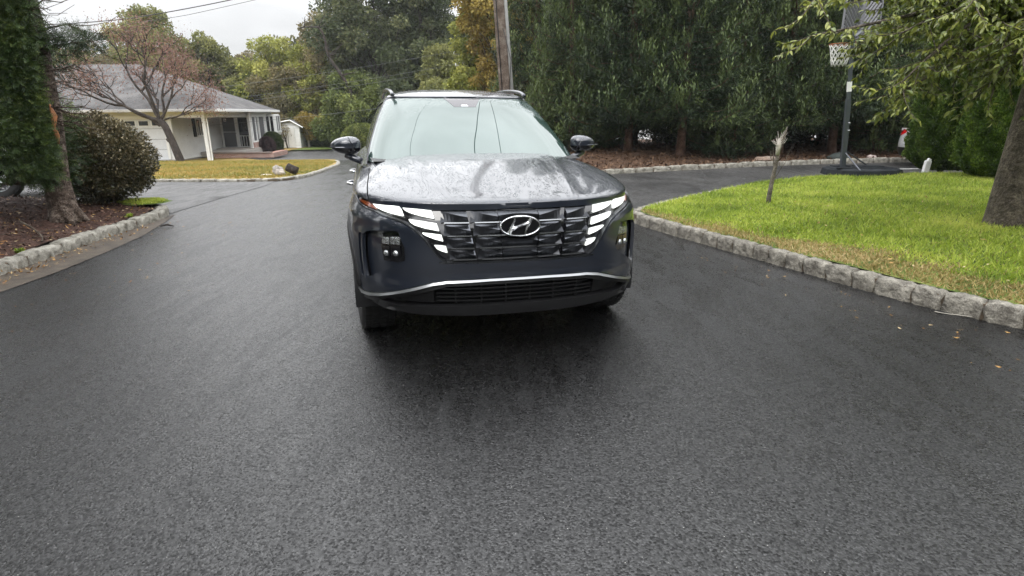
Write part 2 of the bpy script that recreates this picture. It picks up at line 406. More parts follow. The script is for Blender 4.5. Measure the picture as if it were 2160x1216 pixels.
def offs(line, d):
    o = []
    for i, p in enumerate(line):
        a = Vector(line[max(0, i - 1)]); b = Vector(line[min(len(line) - 1, i + 1)]); t = (b - a); t.normalize()
        o.append((p[0] - t.y * d, p[1] + t.x * d))
    return o
def kerb(line, side, mt, length=0.27, h=0.13, w=0.13, seed=1, label=None, gap=0.012, irr=0.012):
    """granite setts butted in a row; one mesh, rough split faces"""
    rg = random.Random(seed); mb = MB()
    # arc-length table
    L = [0]
    for i in range(1, len(line)): L.append(L[-1] + math.hypot(line[i][0] - line[i - 1][0], line[i][1] - line[i - 1][1]))
    def P(s):
        s = min(max(s, 0), L[-1]); i = max(j for j in range(len(L)) if L[j] <= s + 1e-9); i = min(i, len(L) - 2)
        t = (s - L[i]) / (L[i + 1] - L[i] + 1e-9); a, b = line[i], line[i + 1]
        return Vector((a[0] + (b[0] - a[0]) * t, a[1] + (b[1] - a[1]) * t))
    s = 0.0
    while s < L[-1] - 0.05:
        ln = length * rg.uniform(0.72, 1.28)
        a, b = P(s), P(s + ln); d = (b - a); d.normalize(); nrm = Vector((-d.y, d.x)) * side
        z0 = T(a.x, a.y); hh = h + rg.uniform(-irr, irr); ww = w + rg.uniform(-.012, .012)
        nx, ny, nz = 5, 3, 4
        ph = [rg.uniform(0, 9) for _ in range(6)]
        V = {}; vs = []; F = []
        def pt(i, j, k):
            key = (i, j, k)
            if key in V: return V[key]
            u = i / nx; v = j / ny; q = k / nz
            al = gap + (ln - 2 * gap) * u
            # rounded corners
            rz = 0.010 * ((abs(2 * u - 1)) ** 8 + (abs(2 * v - 1)) ** 6) * (1 if k == nz else 0)
            e = 0.006 * (abs(2 * u - 1) ** 8) * (1 if j == 0 else -1 if j == ny else 0)
            jit = 0.009
            x = al + jit * math.sin(ph[0] + 7 * u + 9 * q + 5 * v) * (0 if i not in (0, nx) else 1)
            y = ww * v + e + (jit * 1.3 * math.sin(ph[1] + 11 * u + 6 * q) + .006 * math.sin(ph[2] + 23 * u - 17 * q) if j in (0, ny) else 0)
            z = -0.10 + (hh + 0.10) * q - rz + (0.008 * math.sin(ph[3] + 8 * u + 6 * v) if k == nz else 0)
            if j == 0: y -= 0.018 * (1 - q)
            w_ = a + d * x + nrm * y
            V[key] = len(vs); vs.append((w_.x, w_.y, z0 + z)); return V[key]
        for k in range(nz):
            for i in range(nx):
                F.append((pt(i, 0, k), pt(i + 1, 0, k), pt(i + 1, 0, k + 1), pt(i, 0, k + 1)))
                F.append((pt(i + 1, ny, k), pt(i, ny, k), pt(i, ny, k + 1), pt(i + 1, ny, k + 1)))
            for j in range(ny):
                F.append((pt(0, j + 1, k), pt(0, j, k), pt(0, j, k + 1), pt(0, j + 1, k + 1)))
                F.append((pt(nx, j, k), pt(nx, j + 1, k), pt(nx, j + 1, k + 1), pt(nx, j, k + 1)))
        for i in range(nx):
            for j in range(ny): F.append((pt(i, j, nz), pt(i + 1, j, nz), pt(i + 1, j + 1, nz), pt(i, j + 1, nz)))
        mb.add(vs, F)
        s += ln
    o = mb.build('kerb', mt, smooth=True); o['kind'] = 'structure'
    # mortar bed behind the joints
    inn = offs(line, side * 0.012); out_ = offs(line, side * (w - 0.03)); mv = []; mf = []
    for i in range(len(line)):
        z = T(*line[i]); mv += [(inn[i][0], inn[i][1], z - 0.05), (inn[i][0], inn[i][1], z + h - 0.022), (out_[i][0], out_[i][1], z + h - 0.022)]
    for i in range(len(line) - 1):
        for k in range(2): mf.append((i * 3 + k, (i + 1) * 3 + k, (i + 1) * 3 + k + 1, i * 3 + k + 1))
    o2 = mesh_obj('kerb_mortar', mv, mf, M_MORTAR, parent=o)
    return o
kerb(LCs, 1, M_STONE_PALE, length=0.26, h=0.115, w=0.15, seed=3, irr=0.008)
kerb(RCs, -1, M_STONE, length=0.245, h=0.135, w=0.12, seed=5, gap=0.006, irr=0.004)
kerb(SCs, 1, M_STONE_PALE, length=0.42, h=0.12, w=0.13, seed=8)
kerb(HCs, 1, M_STONE_PALE, length=0.45, h=0.07, w=0.14, seed=9, gap=0.006, irr=0.005)

def nz2(x, y, s=1.0): return math.sin(x * 1.7 * s + 1.3 * math.sin(y * 1.1 * s)) * math.cos(y * 1.9 * s + 0.7 * math.sin(x * 0.9 * s))
lawnR = offs(RCs, -0.11) + [(14, 8), (14, 1)]
lawnR = [p for p in lawnR]
zLawn = lambda x, y: 0.125 + 0.05 * sstep((x - 2.2) / 4) + 0.012 * nz2(x, y, 1.5)
patch('lawn', lawnR, zLawn, M_TURF, 0.16)
bedL = offs(LCs, 0.15) + [(-14, 0.3)]
zBedL = lambda x, y: 0.105 + 0.22 * sstep((-5.0 - x) / 2.2) * sstep((9.6 - y) / 1.5) + 0.018 * nz2(x, y, 4) + 0.010 * nz2(x, y, 11)
patch('mulch_bed', bedL, zBedL, M_MULCH, 0.09)
bedS = offs(SCs, 0.11) + [(20, 24), (-0.8, 24)]
zBedS = lambda x, y: T(x, y) + 0.09 + 0.25 * sstep((y - 14.6 - max(0, min(2.2, (x - 2) * .3))) / 3.0) + 0.015 * nz2(x, y, 3)
patch('mulch_bed', bedS, zBedS, M_NEEDLES, 0.25)
lawnH = offs(HCs, 0.12) + [(-8.6, 29.2), (-10.2, 29.9), (-12.6, 30.2), (-15.0, 32.8), (-15.2, 46), (-40, 46), (-40, 15)]
zLawnH = lambda x, y: T(x, y) + 0.055 + 0.02 * nz2(x, y, .6)
patch('lawn', lawnH, zLawnH, M_TURF_TAN, 0.45)
lawnS = [(-15.2, 41.2), (-12.8, 42.0), (-9.5, 42.4), (-3.0, 42.6), (-3.0, 52), (-40, 52), (-40, 47), (-15.3, 46.8)]
patch('lawn', lawnS, lambda x, y: T(x, y) + 0.06, M_TURF, 0.8)
patch('lawn', [(-5.62, 9.27), (-5.25, 9.05), (-5.27, 8.75), (-5.5, 8.55), (-6.3, 8.75), (-6.6, 9.2)][::-1], lambda x, y: 0.155 + 0.02 * nz2(x, y, 3), M_TURF, 0.08)

# ------------------------------------------------------------------ blades, chips and fallen leaves (stuff)
def cards(name, C, A, B, L, W, mt, tint, parent=None, fold=0.0, mid=0.42, smooth=False):
    """one quad per leaf: C root, A axis (unit), B side (unit), length L, width W"""
    n = len(C); L = np.asarray(L)[:, None] if np.ndim(L) else L; W = np.asarray(W)[:, None] if np.ndim(W) else W
    nrm = np.cross(A, B)
    P = np.empty((n, 4, 3), np.float32)
    P[:, 0] = C; P[:, 1] = C + A * (L * mid) + B * (W * .5) + nrm * (W * fold); P[:, 2] = C + A * L; P[:, 3] = C + A * (L * mid) - B * (W * .5) + nrm * (W * fold)
    me = bpy.data.meshes.new(name); me.vertices.add(n * 4); me.vertices.foreach_set('co', P.ravel())
    me.loops.add(n * 4); me.loops.foreach_set('vertex_index', np.arange(n * 4, dtype=np.int32))
    me.polygons.add(n); me.polygons.foreach_set('loop_start', np.arange(n, dtype=np.int32) * 4)
    at = me.attributes.new('tint', 'FLOAT', 'FACE'); at.data.foreach_set('value', np.asarray(tint, np.float32))
    me.update(calc_edges=True)
    return link_mesh(name, me, mt, parent, smooth)
def unit(a): return a / (np.linalg.norm(a, axis=-1, keepdims=True) + 1e-9)
def rand_dirs(n, up=0.0, g=None):
    g = g or rng
    d = g.normal(size=(n, 3)); d[:, 2] += up; return unit(d)
def perp(A, g=None):
    g = g or rng
    return unit(np.cross(A, g.normal(size=A.shape)))
def pts_in(poly, n, g):
    a = np.array(poly); x0, y0 = a.min(0); x1, y1 = a.max(0); o = []
    while len(o) < n:
        xs = g.uniform(x0, x1, 4096); ys = g.uniform(y0, y1, 4096)
        for x, y in zip(xs, ys):
            if inside(x, y, poly): o.append((x, y))
    return np.array(o[:n])
M_GRASS = leafmat('grass_blades', [(0.11, 0.17, 0.016), (0.31, 0.41, 0.045), (0.56, 0.60, 0.12)], rough=0.5, trans=0.3, hue_noise=0.42, nscale=1.1)
M_GRASS_TAN = leafmat('dry_grass_blades', [(0.18, 0.17, 0.05), (0.38, 0.29, 0.11), (0.56, 0.42, 0.22)], rough=0.6, trans=0.2, hue_noise=0.3, nscale=1.4)
g = np.random.default_rng(21)
vis = [p for p in offs(RCs, -0.125)] + [(11, 11.5), (11, 3.5), (6.3, 1.4)]
def edge_dist(P2, line):
    L = np.array(line); return np.min(np.hypot(P2[:, None, 0] - L[None, ::2, 0], P2[:, None, 1] - L[None, ::2, 1]), axis=1)
P2 = pts_in(vis, 250000, g)
P2 = P2[(P2[:, 0] - 1.0) / (P2[:, 1] + .01) < 1.0]
keep = g.uniform(size=len(P2)) < np.clip(7.0 / np.hypot(P2[:, 0], P2[:, 1]), .35, 1)
P2 = P2[keep]
RCn = [p for p in RCs if p[1] < 7.6]
ed = np.concatenate([edge_dist(q, RCn) for q in np.array_split(P2, 40)])
pat = np.array([nz2(x, y, 1.3) + 0.6 * nz2(x, y, 4.1) for x, y in P2])
dry = (ed < 0.46 + 0.50 * np.clip((6.6 - P2[:, 1]) / 3, -.6, 1) + 0.20 * pat + g.normal(size=len(P2)) * .10)
dry |= (g.uniform(size=len(P2)) < 0.05)
for sel, nm, mt_, hh in ((~dry, 'grass', M_GRASS, 0.055), (dry, 'dry_grass', M_GRASS_TAN, 0.04)):
    Q = P2[sel]; n = len(Q)
    Cc = np.c_[Q, [zLawn(x, y) - 0.004 for x, y in Q]]
    A = unit(np.c_[g.normal(size=(n, 2)) * .62, np.full(n, 0.75)]); B = perp(A, g)
    o = cards(nm, Cc, A, B, g.uniform(.6, 1.5, n) * hh, g.uniform(.006, .013, n), mt_, np.clip(g.normal(.5, .22, n) + 0.22 * pat[sel], 0, 1), mid=0.3)
    o['kind'] = 'stuff'
# far lawn tufts
Q = pts_in([(-5.9, 14.3), (-5.5, 15.2), (-5.8, 18), (-7.5, 25.5), (-9, 29), (-20, 29), (-20, 14.6)], 90000, g); n = len(Q)
Cc = np.c_[Q, [zLawnH(x, y) - 0.01 for x, y in Q]]
A = unit(np.c_[g.normal(size=(n, 2)) * .8, np.full(n, 0.7)])
pt_ = np.array([nz2(x, y, .5) + .5 * nz2(x, y, 1.7) for x, y in Q])
M_GRASS_FAR = leafmat('autumn_lawn_blades', [(0.13, 0.16, 0.03), (0.30, 0.25, 0.055), (0.45, 0.27, 0.09)], rough=0.6, trans=0.2, hue_noise=0.35, nscale=.5)
o = cards('grass', Cc, A, perp(A, g), g.uniform(.05, .1, n), g.uniform(.015, .03, n), M_GRASS_FAR, np.clip(g.normal(.45, .2, n) + .2 * pt_, 0, 1), mid=.3); o['kind'] = 'stuff'
Q = pts_in([(-5.60, 9.2), (-5.3, 9.0), (-5.32, 8.78), (-5.5, 8.6), (-6.3, 8.8), (-6.5, 9.15)], 3500, g); n = len(Q)
A = unit(np.c_[g.normal(size=(n, 2)) * .6, np.full(n, 0.75)])
o = cards('grass', np.c_[Q, [0.155 + 0.02 * nz2(x, y, 3) for x, y in Q]], A, perp(A, g), g.uniform(.03, .06, n), .01, M_GRASS, g.uniform(0.3, 1, n)); o['kind'] = 'stuff'
# mulch chips
def chips(poly, n, zf, mt, smin, smax, flat=.35, name='mulch_chips', lift=.004):
    Q = pts_in(poly, n, g); A = unit(np.c_[g.normal(size=(n, 2)), g.normal(size=n) * flat]); B = unit(np.cross(A, np.c_[g.normal(size=(n, 2)) * flat, np.ones(n)]))
    o = cards(name, np.c_[Q, [zf(x, y) + lift for x, y in Q]], A, B, g.uniform(smin, smax, n), g.uniform(smin * .35, smax * .4, n), mt, g.uniform(0, 1, n), fold=.15)
    o['kind'] = 'stuff'; return o
M_CHIP = leafmat('mulch_chip', [(0.02, 0.010, 0.006), (0.07, 0.035, 0.024), (0.17, 0.10, 0.07)], rough=.8, trans=0, hue_noise=.2, nscale=3)
M_LEAF = leafmat('fallen_leaf', [(0.20, 0.09, 0.03), (0.42, 0.24, 0.07), (0.62, 0.50, 0.30)], rough=.6, trans=.1, hue_noise=.2, nscale=3)
M_NEED = leafmat('needle_litter', [(0.055, 0.03, 0.018), (0.12, 0.068, 0.038), (0.23, 0.14, 0.085)], rough=.8, trans=0, hue_noise=.3, nscale=1)
chips([p for p in offs(LCs, .16) if p[1] > 2.5 and p[0] > -9] + [(-9.5, 8.9), (-9.5, 2.5)], 26000, zBedL, M_CHIP, .02, .07)
chips([p for p in offs(LCs, .14) if p[1] > 4 and p[0] > -7] + [(-7, 8.9), (-7, 4)], 700, zBedL, M_LEAF, .03, .07, name='fallen_leaves', lift=.012)
chips([p for p in offs(SCs, .12) if 0 < p[0] < 15 and p[1] < 17] + [(15, 20), (0, 20)], 26000, zBedS, M_NEED, .05, .14, name='needle_litter')
chips([(-4.75, 3.5), (-4.35, 3.6), (-4.55, 5.8), (-4.70, 7.2), (-4.85, 7.9), (-4.93, 7.6), (-4.88, 6.5), (-4.8, 5.3)], 420, lambda x, y: .007, M_LEAF, .02, .06, flat=.5, name='fallen_leaves')
chips([(-5.0, 3.0), (-2.5, 4.0), (-3.6, 8), (-4.9, 8.2)], 60, lambda x, y: .002, M_LEAF, .015, .045, flat=.2, name='fallen_leaves')
chips([(1.9, 6.4), (2.9, 4.0), (4.0, 2.6), (2.8, 2.6), (1.7, 5.4)], 60, lambda x, y: .002, M_LEAF, .012, .045, flat=.2, name='fallen_leaves')
chips([(2.4, 6.2), (3.4, 4.1), (6, 2.8), (8, 6), (5, 9.5)], 170, lambda x, y: zLawn(x, y) + .03, M_LEAF, .03, .065, flat=.3, name='fallen_leaves')
# ================================================================== CAR
def hermite(z, tab):
    xs = [a[0] for a in tab]; ys = [a[1] for a in tab]
    if z <= xs[0]: return ys[0]
    if z >= xs[-1]: return ys[-1]
    i = max(j for j in range(len(xs)) if xs[j] <= z); i = min(i, len(xs) - 2)
    h = xs[i + 1] - xs[i]; t = (z - xs[i]) / h
    def slp(j):
        if j <= 0: return (ys[1] - ys[0]) / (xs[1] - xs[0])
        if j >= len(xs) - 1: return (ys[-1] - ys[-2]) / (xs[-1] - xs[-2])
        a = (ys[j] - ys[j - 1]) / (xs[j] - xs[j - 1]); b = (ys[j + 1] - ys[j]) / (xs[j + 1] - xs[j])
        return 0 if a * b <= 0 else 2 * a * b / (a + b)
    m0, m1 = slp(i), slp(i + 1)
    return (2 * t ** 3 - 3 * t * t + 1) * ys[i] + (t ** 3 - 2 * t * t + t) * h * m0 + (-2 * t ** 3 + 3 * t * t) * ys[i + 1] + (t ** 3 - t * t) * h * m1

class Skin:
    """wall-like body surface: at every height a plan curve nose - side - tail; u = arc coordinate from the nose"""
    def __init__(s, Nt, Dt, Wt, n, L0, side, xe, De):
        s.Nt, s.Dt, s.Wt, s.n, s.L0, s.side, s.xe, s.De = Nt, Dt, Wt, n, L0, side, xe, De; s.c = {}
    def tab(s, z):
        k = round(z * 400) / 400
        if k not in s.c:
            Nn, D, W = hermite(k, s.Nt), hermite(k, s.Dt), hermite(k, s.Wt); M = 220
            tt = np.linspace(0, math.pi / 2, M + 1)
            co = np.maximum(np.cos(tt), 0) ** (2 / s.n); si = np.sin(tt) ** (2 / s.n)
            a = np.c_[Nn + D * (1 - co), W * si]; b = np.c_[s.xe - s.De * (1 - co), W * si][::-1]
            La = np.r_[0, np.cumsum(np.hypot(*np.diff(a, axis=0).T))]; Lb = np.r_[0, np.cumsum(np.hypot(*np.diff(b, axis=0).T))]
            s.c[k] = (a, La / La[-1] * s.L0, b, Lb / Lb[-1] * s.L0, Nn + D, W, s.xe - s.De)
        return s.c[k]
    def at(s, v, z):
        k = z * 400; k0 = math.floor(k); f = k - k0
        def one(zz):
            a, L, b, Lb, xt, W, xr = s.tab(zz)
            if v <= s.L0: return np.array([np.interp(v, L, a[:, 0]), np.interp(v, L, a[:, 1])])
            if v <= s.L0 + s.side: return np.array([xt + (v - s.L0) / s.side * (xr - xt), W])
            q = v - s.L0 - s.side; return np.array([np.interp(q, Lb, b[:, 0]), np.interp(q, Lb, b[:, 1])])
        return one(k0 / 400) * (1 - f) + one((k0 + 1) / 400) * f
    def P(s, u, z, off=0.0):
        """car coordinates: x across (image right +), y back from the nose, z up"""
        sg = -1 if u < 0 else 1; v = min(abs(u), 2 * s.L0 + s.side); p = s.at(v, z)
        if off:
            e = .02; q0 = s.at(max(0, v - e), z); q1 = s.at(min(v + e, 2 * s.L0 + s.side), z); d = q1 - q0
            if v < e: d = np.array([0.0, 1.0])
            d = d / (np.hypot(*d) + 1e-9); p = p + off * np.array([-d[1], d[0]])
        return Vector((sg * p[1], p[0], z))
BODY = Skin([(.18, .16), (.24, .085), (.30, .05), (.40, .025), (.46, .012), (.52, .02), (.60, .012), (.72, .015), (.80, .03), (.86, .055), (.91, .09), (.96, .13)],
            [(.2, .85), (.94, .85)], [(.18, .89), (.3, .915), (.5, .93), (.7, .932), (.8, .92), (.88, .905), (.96, .88)], 2.7, 1.45, 2.75, 4.63, .75)
GH = Skin([(1.02, 1.02), (1.10, 1.17), (1.30, 1.52), (1.46, 1.82), (1.54, 2.00), (1.60, 2.2)], [(1.02, .42), (1.5, .36), (1.6, .3)],
          [(1.02, .80), (1.1, .785), (1.3, .715), (1.45, .645), (1.54, .585), (1.60, .50)], 2.9, .95, 2.4, 4.50, .4)

def mirror(poly): return [(-u, z) for u, z in poly][::-1]
def panel(name, poly, mt, parent, off=0.0, step=.022, holes=(), rim=.02, skin=BODY, both=True, sx=1.0, smooth=True, offf=None):
    """sheet of the body skin cut to an outline in (u, z), with its edge turned inwards"""
    if both:
        o = panel(name, poly, mt, parent, off, step, holes, rim, skin, False, sx, smooth, offf)
        panel(name, mirror(poly), mt, parent, off, step, [mirror(h) for h in holes], rim, skin, False, sx, smooth, offf)
        return o
    vs = []; fs = []
    for pl, hl in [(poly, list(holes))]:
        V, F = cdt(pl, step, hl, sx)
        b = len(vs)
        for u, z in V: vs.append(tuple(skin.P(u, z, off + (offf(u, z) if offf else 0))))
        cnt = {}
        for f in F:
            fs.append(tuple(i + b for i in f))
            for k in range(3):
                e = (f[k], f[(k + 1) % 3]); cnt[e] = 1
        if rim > 0:
            mp_ = {}
            def inn(i):
                if i not in mp_:
                    u, z = V[i]; mp_[i] = len(vs); vs.append(tuple(skin.P(u, z, off - rim + (offf(u, z) if offf else 0))))
                return mp_[i]
            for (a_, b_) in cnt:
                if (b_, a_) not in cnt: fs.append((b + a_, inn(a_), inn(b_), b + b_))
    me = bpy.data.meshes.new(name); me.from_pydata(vs, [], fs); me.update()
    bm = bmesh.new(); bm.from_mesh(me); bmesh.ops.recalc_face_normals(bm, faces=bm.faces); bm.to_mesh(me); bm.free()
    o = link_mesh(name, me, mt, parent, smooth)
    if smooth: 
        try: me.set_sharp_from_angle(angle=R(38))
        except Exception: pass
    return o

# dome: hood, fenders, shoulder, roof
def widthcurve(skin, z):
    a, L, b, Lb, xt, W, xr = skin.tab(z)
    X = np.r_[a[:, 0], b[:, 0]]; Y = np.r_[a[:, 1], b[:, 1]]
    return lambda x: float(np.interp(x, X, Y))
ZT = .922
WT = widthcurve(BODY, ZT)
ZC = [(.10, .925), (.115, .938), (.16, .951), (.25, .970), (.40, 1.005), (.60, 1.049), (.80, 1.086), (1.0, 1.114), (1.2, 1.130), (1.5, 1.13), (4.2, 1.13), (4.5, 1.06), (4.62, .93)]
def dome(x, y):
    W = WT(y); r = min(1.0, abs(x) / max(W, 1e-4))
    H = hermite(y, ZC) - ZT
    z = ZT + H * max(0.0, 1 - r ** 3.0) ** (1 / 2.4)
    if y < 1.35:                    # bonnet: two pressed ridges running to the grille corners
        for k, amp in ((0, .011), ):
            xr = 0.335 + 0.18 * (y / 1.2)
            d = abs(x) - xr
            z += amp * (1 / (1 + math.exp(-d / .016)) - .5) * min(1, (y - .1) / .3) * (-1 if d > 0 else 1) * (1 if d < 0 else 1) * 0 
            z += .009 * math.exp(-(d / .022) ** 2) * min(1, max(0, (y - .13) / .2)) * max(0, min(1, (1.3 - y) / .3))
            z -= .006 * math.exp(-((d - .06) / .05) ** 2) * min(1, max(0, (y - .13) / .2))
    return z
def yrows(a, b, n, pw=1.0): return [a + (b - a) * (i / n) ** pw for i in range(n + 1)]
def stripmesh(name, rows, cols, mt, parent, rimdown=.02, smooth=True):
    """rows: list of lists of points -> quad sheet, outer boundary turned down"""
    n = len(rows[0]); vs = [p for r_ in rows for p in r_]; fs = []
    for j in range(len(rows) - 1):
        for i in range(n - 1): fs.append((j * n + i, j * n + i + 1, (j + 1) * n + i + 1, (j + 1) * n + i))
    if rimdown:
        loop = [i for i in range(n)] + [j * n + n - 1 for j in range(1, len(rows))] + [(len(rows) - 1) * n + i for i in range(n - 2, -1, -1)] + [j * n for j in range(len(rows) - 2, 0, -1)]
        b = len(vs)
        for i in loop: v = vs[i]; vs.append((v[0], v[1], v[2] - rimdown))
        for k in range(len(loop)): fs.append((loop[k], b + k, b + (k + 1) % len(loop), loop[(k + 1) % len(loop)]))
    me = bpy.data.meshes.new(name); me.from_pydata([tuple(v) for v in vs], [], fs); me.update()
    bm = bmesh.new(); bm.from_mesh(me); bmesh.ops.remove_doubles(bm, verts=bm.verts, dist=1e-5); bmesh.ops.recalc_face_normals(bm, faces=bm.faces); bm.to_mesh(me); bm.free()
    o = link_mesh(name, me, mt, parent, smooth)
    me.set_sharp_from_angle(angle=R(40)); return o

# ---- materials
def wetpaint(name, base, metal=.55, wet=True):
    mt, t, p, o = newmat(name)
    mpn = coords(t)
    fl = N(t, 'ShaderNodeTexVoronoi', i_Scale=900.0); t.links.new(mpn.outputs[0], fl.inputs[0])
    sepc = N(t, 'ShaderNodeSeparateColor'); t.links.new(fl.outputs['Color'], sepc.inputs[0])
    r = N(t, 'ShaderNodeValToRGB'); r.color_ramp.elements[0].color = c4([b * .85 for b in base]); r.color_ramp.elements[1].color = c4([b * 1.2 for b in base])
    t.links.new(sepc.outputs[0], r.inputs[0]); t.links.new(r.outputs[0], p.inputs['Base Color'])
    p.inputs['Metallic'].default_value = metal; p.inputs['Roughness'].default_value = .38
    p.inputs['Coat Weight'].default_value = 1.0; p.inputs['Coat Roughness'].default_value = .03; p.inputs['Coat IOR'].default_value = 1.82
    if wet:
        # rain beads: small lenses, thinned out where the water has run off in streaks
        mps = coords(t, (4.5, .9, 2.0))
        st = N(t, 'ShaderNodeTexNoise', i_Scale=6.0, i_Detail=6.0, i_Distortion=1.4, i_Roughness=.6); t.links.new(mps.outputs[0], st.inputs[0])
        vo = N(t, 'ShaderNodeTexVoronoi', i_Scale=80.0, feature='SMOOTH_F1'); vo.inputs['Smoothness'].default_value = .3; t.links.new(mpn.outputs[0], vo.inputs[0])
        v2 = N(t, 'ShaderNodeTexVoronoi', i_Scale=150.0); t.links.new(mpn.outputs[0], v2.inputs[0])
        d1 = N(t, 'ShaderNodeMapRange', i_1=.0, i_2=.42, i_3=1.0, i_4=0.0, interpolation_type='SMOOTHSTEP'); t.links.new(vo.outputs['Distance'], d1.inputs[0])
        d2 = N(t, 'ShaderNodeMapRange', i_1=.0, i_2=.40, i_3=.45, i_4=0.0, interpolation_type='SMOOTHSTEP'); t.links.new(v2.outputs['Distance'], d2.inputs[0])
        mxx = N(t, 'ShaderNodeMath', operation='MAXIMUM'); t.links.new(d1.outputs[0], mxx.inputs[0]); t.links.new(d2.outputs[0], mxx.inputs[1])
        ms = N(t, 'ShaderNodeMapRange', i_1=.44, i_2=.53, i_3=0.05, i_4=1.0); t.links.new(st.outputs[0], ms.inputs[0])
        geo = N(t, 'ShaderNodeNewGeometry'); sp = N(t, 'ShaderNodeSeparateXYZ'); t.links.new(geo.outputs['True Normal'], sp.inputs[0])
        upm = N(t, 'ShaderNodeMapRange', i_1=.15, i_2=.7, i_3=.0, i_4=1.0); t.links.new(sp.outputs[2], upm.inputs[0])
        k1 = N(t, 'ShaderNodeMath', operation='MULTIPLY'); t.links.new(mxx.outputs[0], k1.inputs[0]); t.links.new(ms.outputs[0], k1.inputs[1])
        k2 = N(t, 'ShaderNodeMath', operation='MULTIPLY'); t.links.new(k1.outputs[0], k2.inputs[0]); t.links.new(upm.outputs[0], k2.inputs[1])
        b = N(t, 'ShaderNodeBump', i_Strength=1.0, i_Distance=.0032); t.links.new(k2.outputs[0], b.inputs['Height'])
        b2 = N(t, 'ShaderNodeBump', i_Strength=.04, i_Distance=.006); t.links.new(st.outputs[0], b2.inputs['Height']); t.links.new(b.outputs[0], b2.inputs['Normal'])
        t.links.new(b2.outputs[0], p.inputs['Coat Normal']); t.links.new(b2.outputs[0], p.inputs['Normal'])
    return mt
M_PAINT = wetpaint('slate_blue_paint', (.010, .0145, .026), metal=.22)
M_WPAINT = wetpaint('white_paint', (.72, .72, .72), metal=0.0, wet=False)
M_GLOSS = simple('gloss_black', (.008, .008, .010), rough=.09, var=.3, coat=1.0, nscale=20)
M_DARKCH = simple('dark_chrome', (.10, .105, .115), rough=.2, metal=.9, var=.12, nscale=25, bump=.05, bscale=80)
M_CELL = simple('grille_facet', (.035, .037, .042), rough=.28, metal=.7, var=.2, nscale=30)
M_CHROME = simple('chrome', (.80, .81, .82), rough=.24, metal=1.0, var=.06, nscale=30)
M_SILVER = simple('satin_silver', (.34, .35, .36), rough=.30, metal=.85, var=.06, nscale=12)
M_PLAST = simple('black_plastic', (.009, .009, .010), rough=.5, var=.2, nscale=40, bump=.25, bscale=400)
M_RUBBER = simple('tyre_rubber', (.014, .014, .014), rough=.62, var=.25, nscale=30, bump=.2, bscale=120)
M_ALLOY = simple('alloy', (.33, .34, .35), rough=.3, metal=.9, var=.08)
M_AMBER = simple('amber_lens', (.17, .035, .010), rough=.15, var=.25, nscale=120, coat=1.0)
M_RED = simple('red_lens', (.45, .01, .012), rough=.12, var=.2, nscale=80, coat=1.0, emit=(.6, .01, .01), es=.25)
def drlmat(nm, lo, hi):
    mt, t, p, o = newmat(nm)
    mpn = coords(t, (1, 1, 1))
    v = N(t, 'ShaderNodeTexVoronoi', i_Scale=60.0); t.links.new(mpn.outputs[0], v.inputs[0])
    mr = N(t, 'ShaderNodeMapRange', i_1=.02, i_2=.14, i_3=lo, i_4=hi); t.links.new(v.outputs['Distance'], mr.inputs[0])
    p.inputs['Base Color'].default_value = (.6, .62, .6, 1); p.inputs['Roughness'].default_value = .15; p.inputs['Coat Weight'].default_value = 1
    p.inputs['Emission Color'].default_value = (.97, 1, .95, 1); t.links.new(mr.outputs[0], p.inputs['Emission Strength'])
    return mt
M_DRL = drlmat('lit_lamp_lens', .30, 1.15)
M_DRL_DIMMED = drlmat('lit_lamp_lens_dimmed', .12, .85)  # dimmer copy of the lens: off-axis falloff put into the emission
M_LAMPG = simple('lamp_reflector', (.55, .57, .58), rough=.12, metal=.85, var=.5, nscale=60, bump=.6, bscale=90)
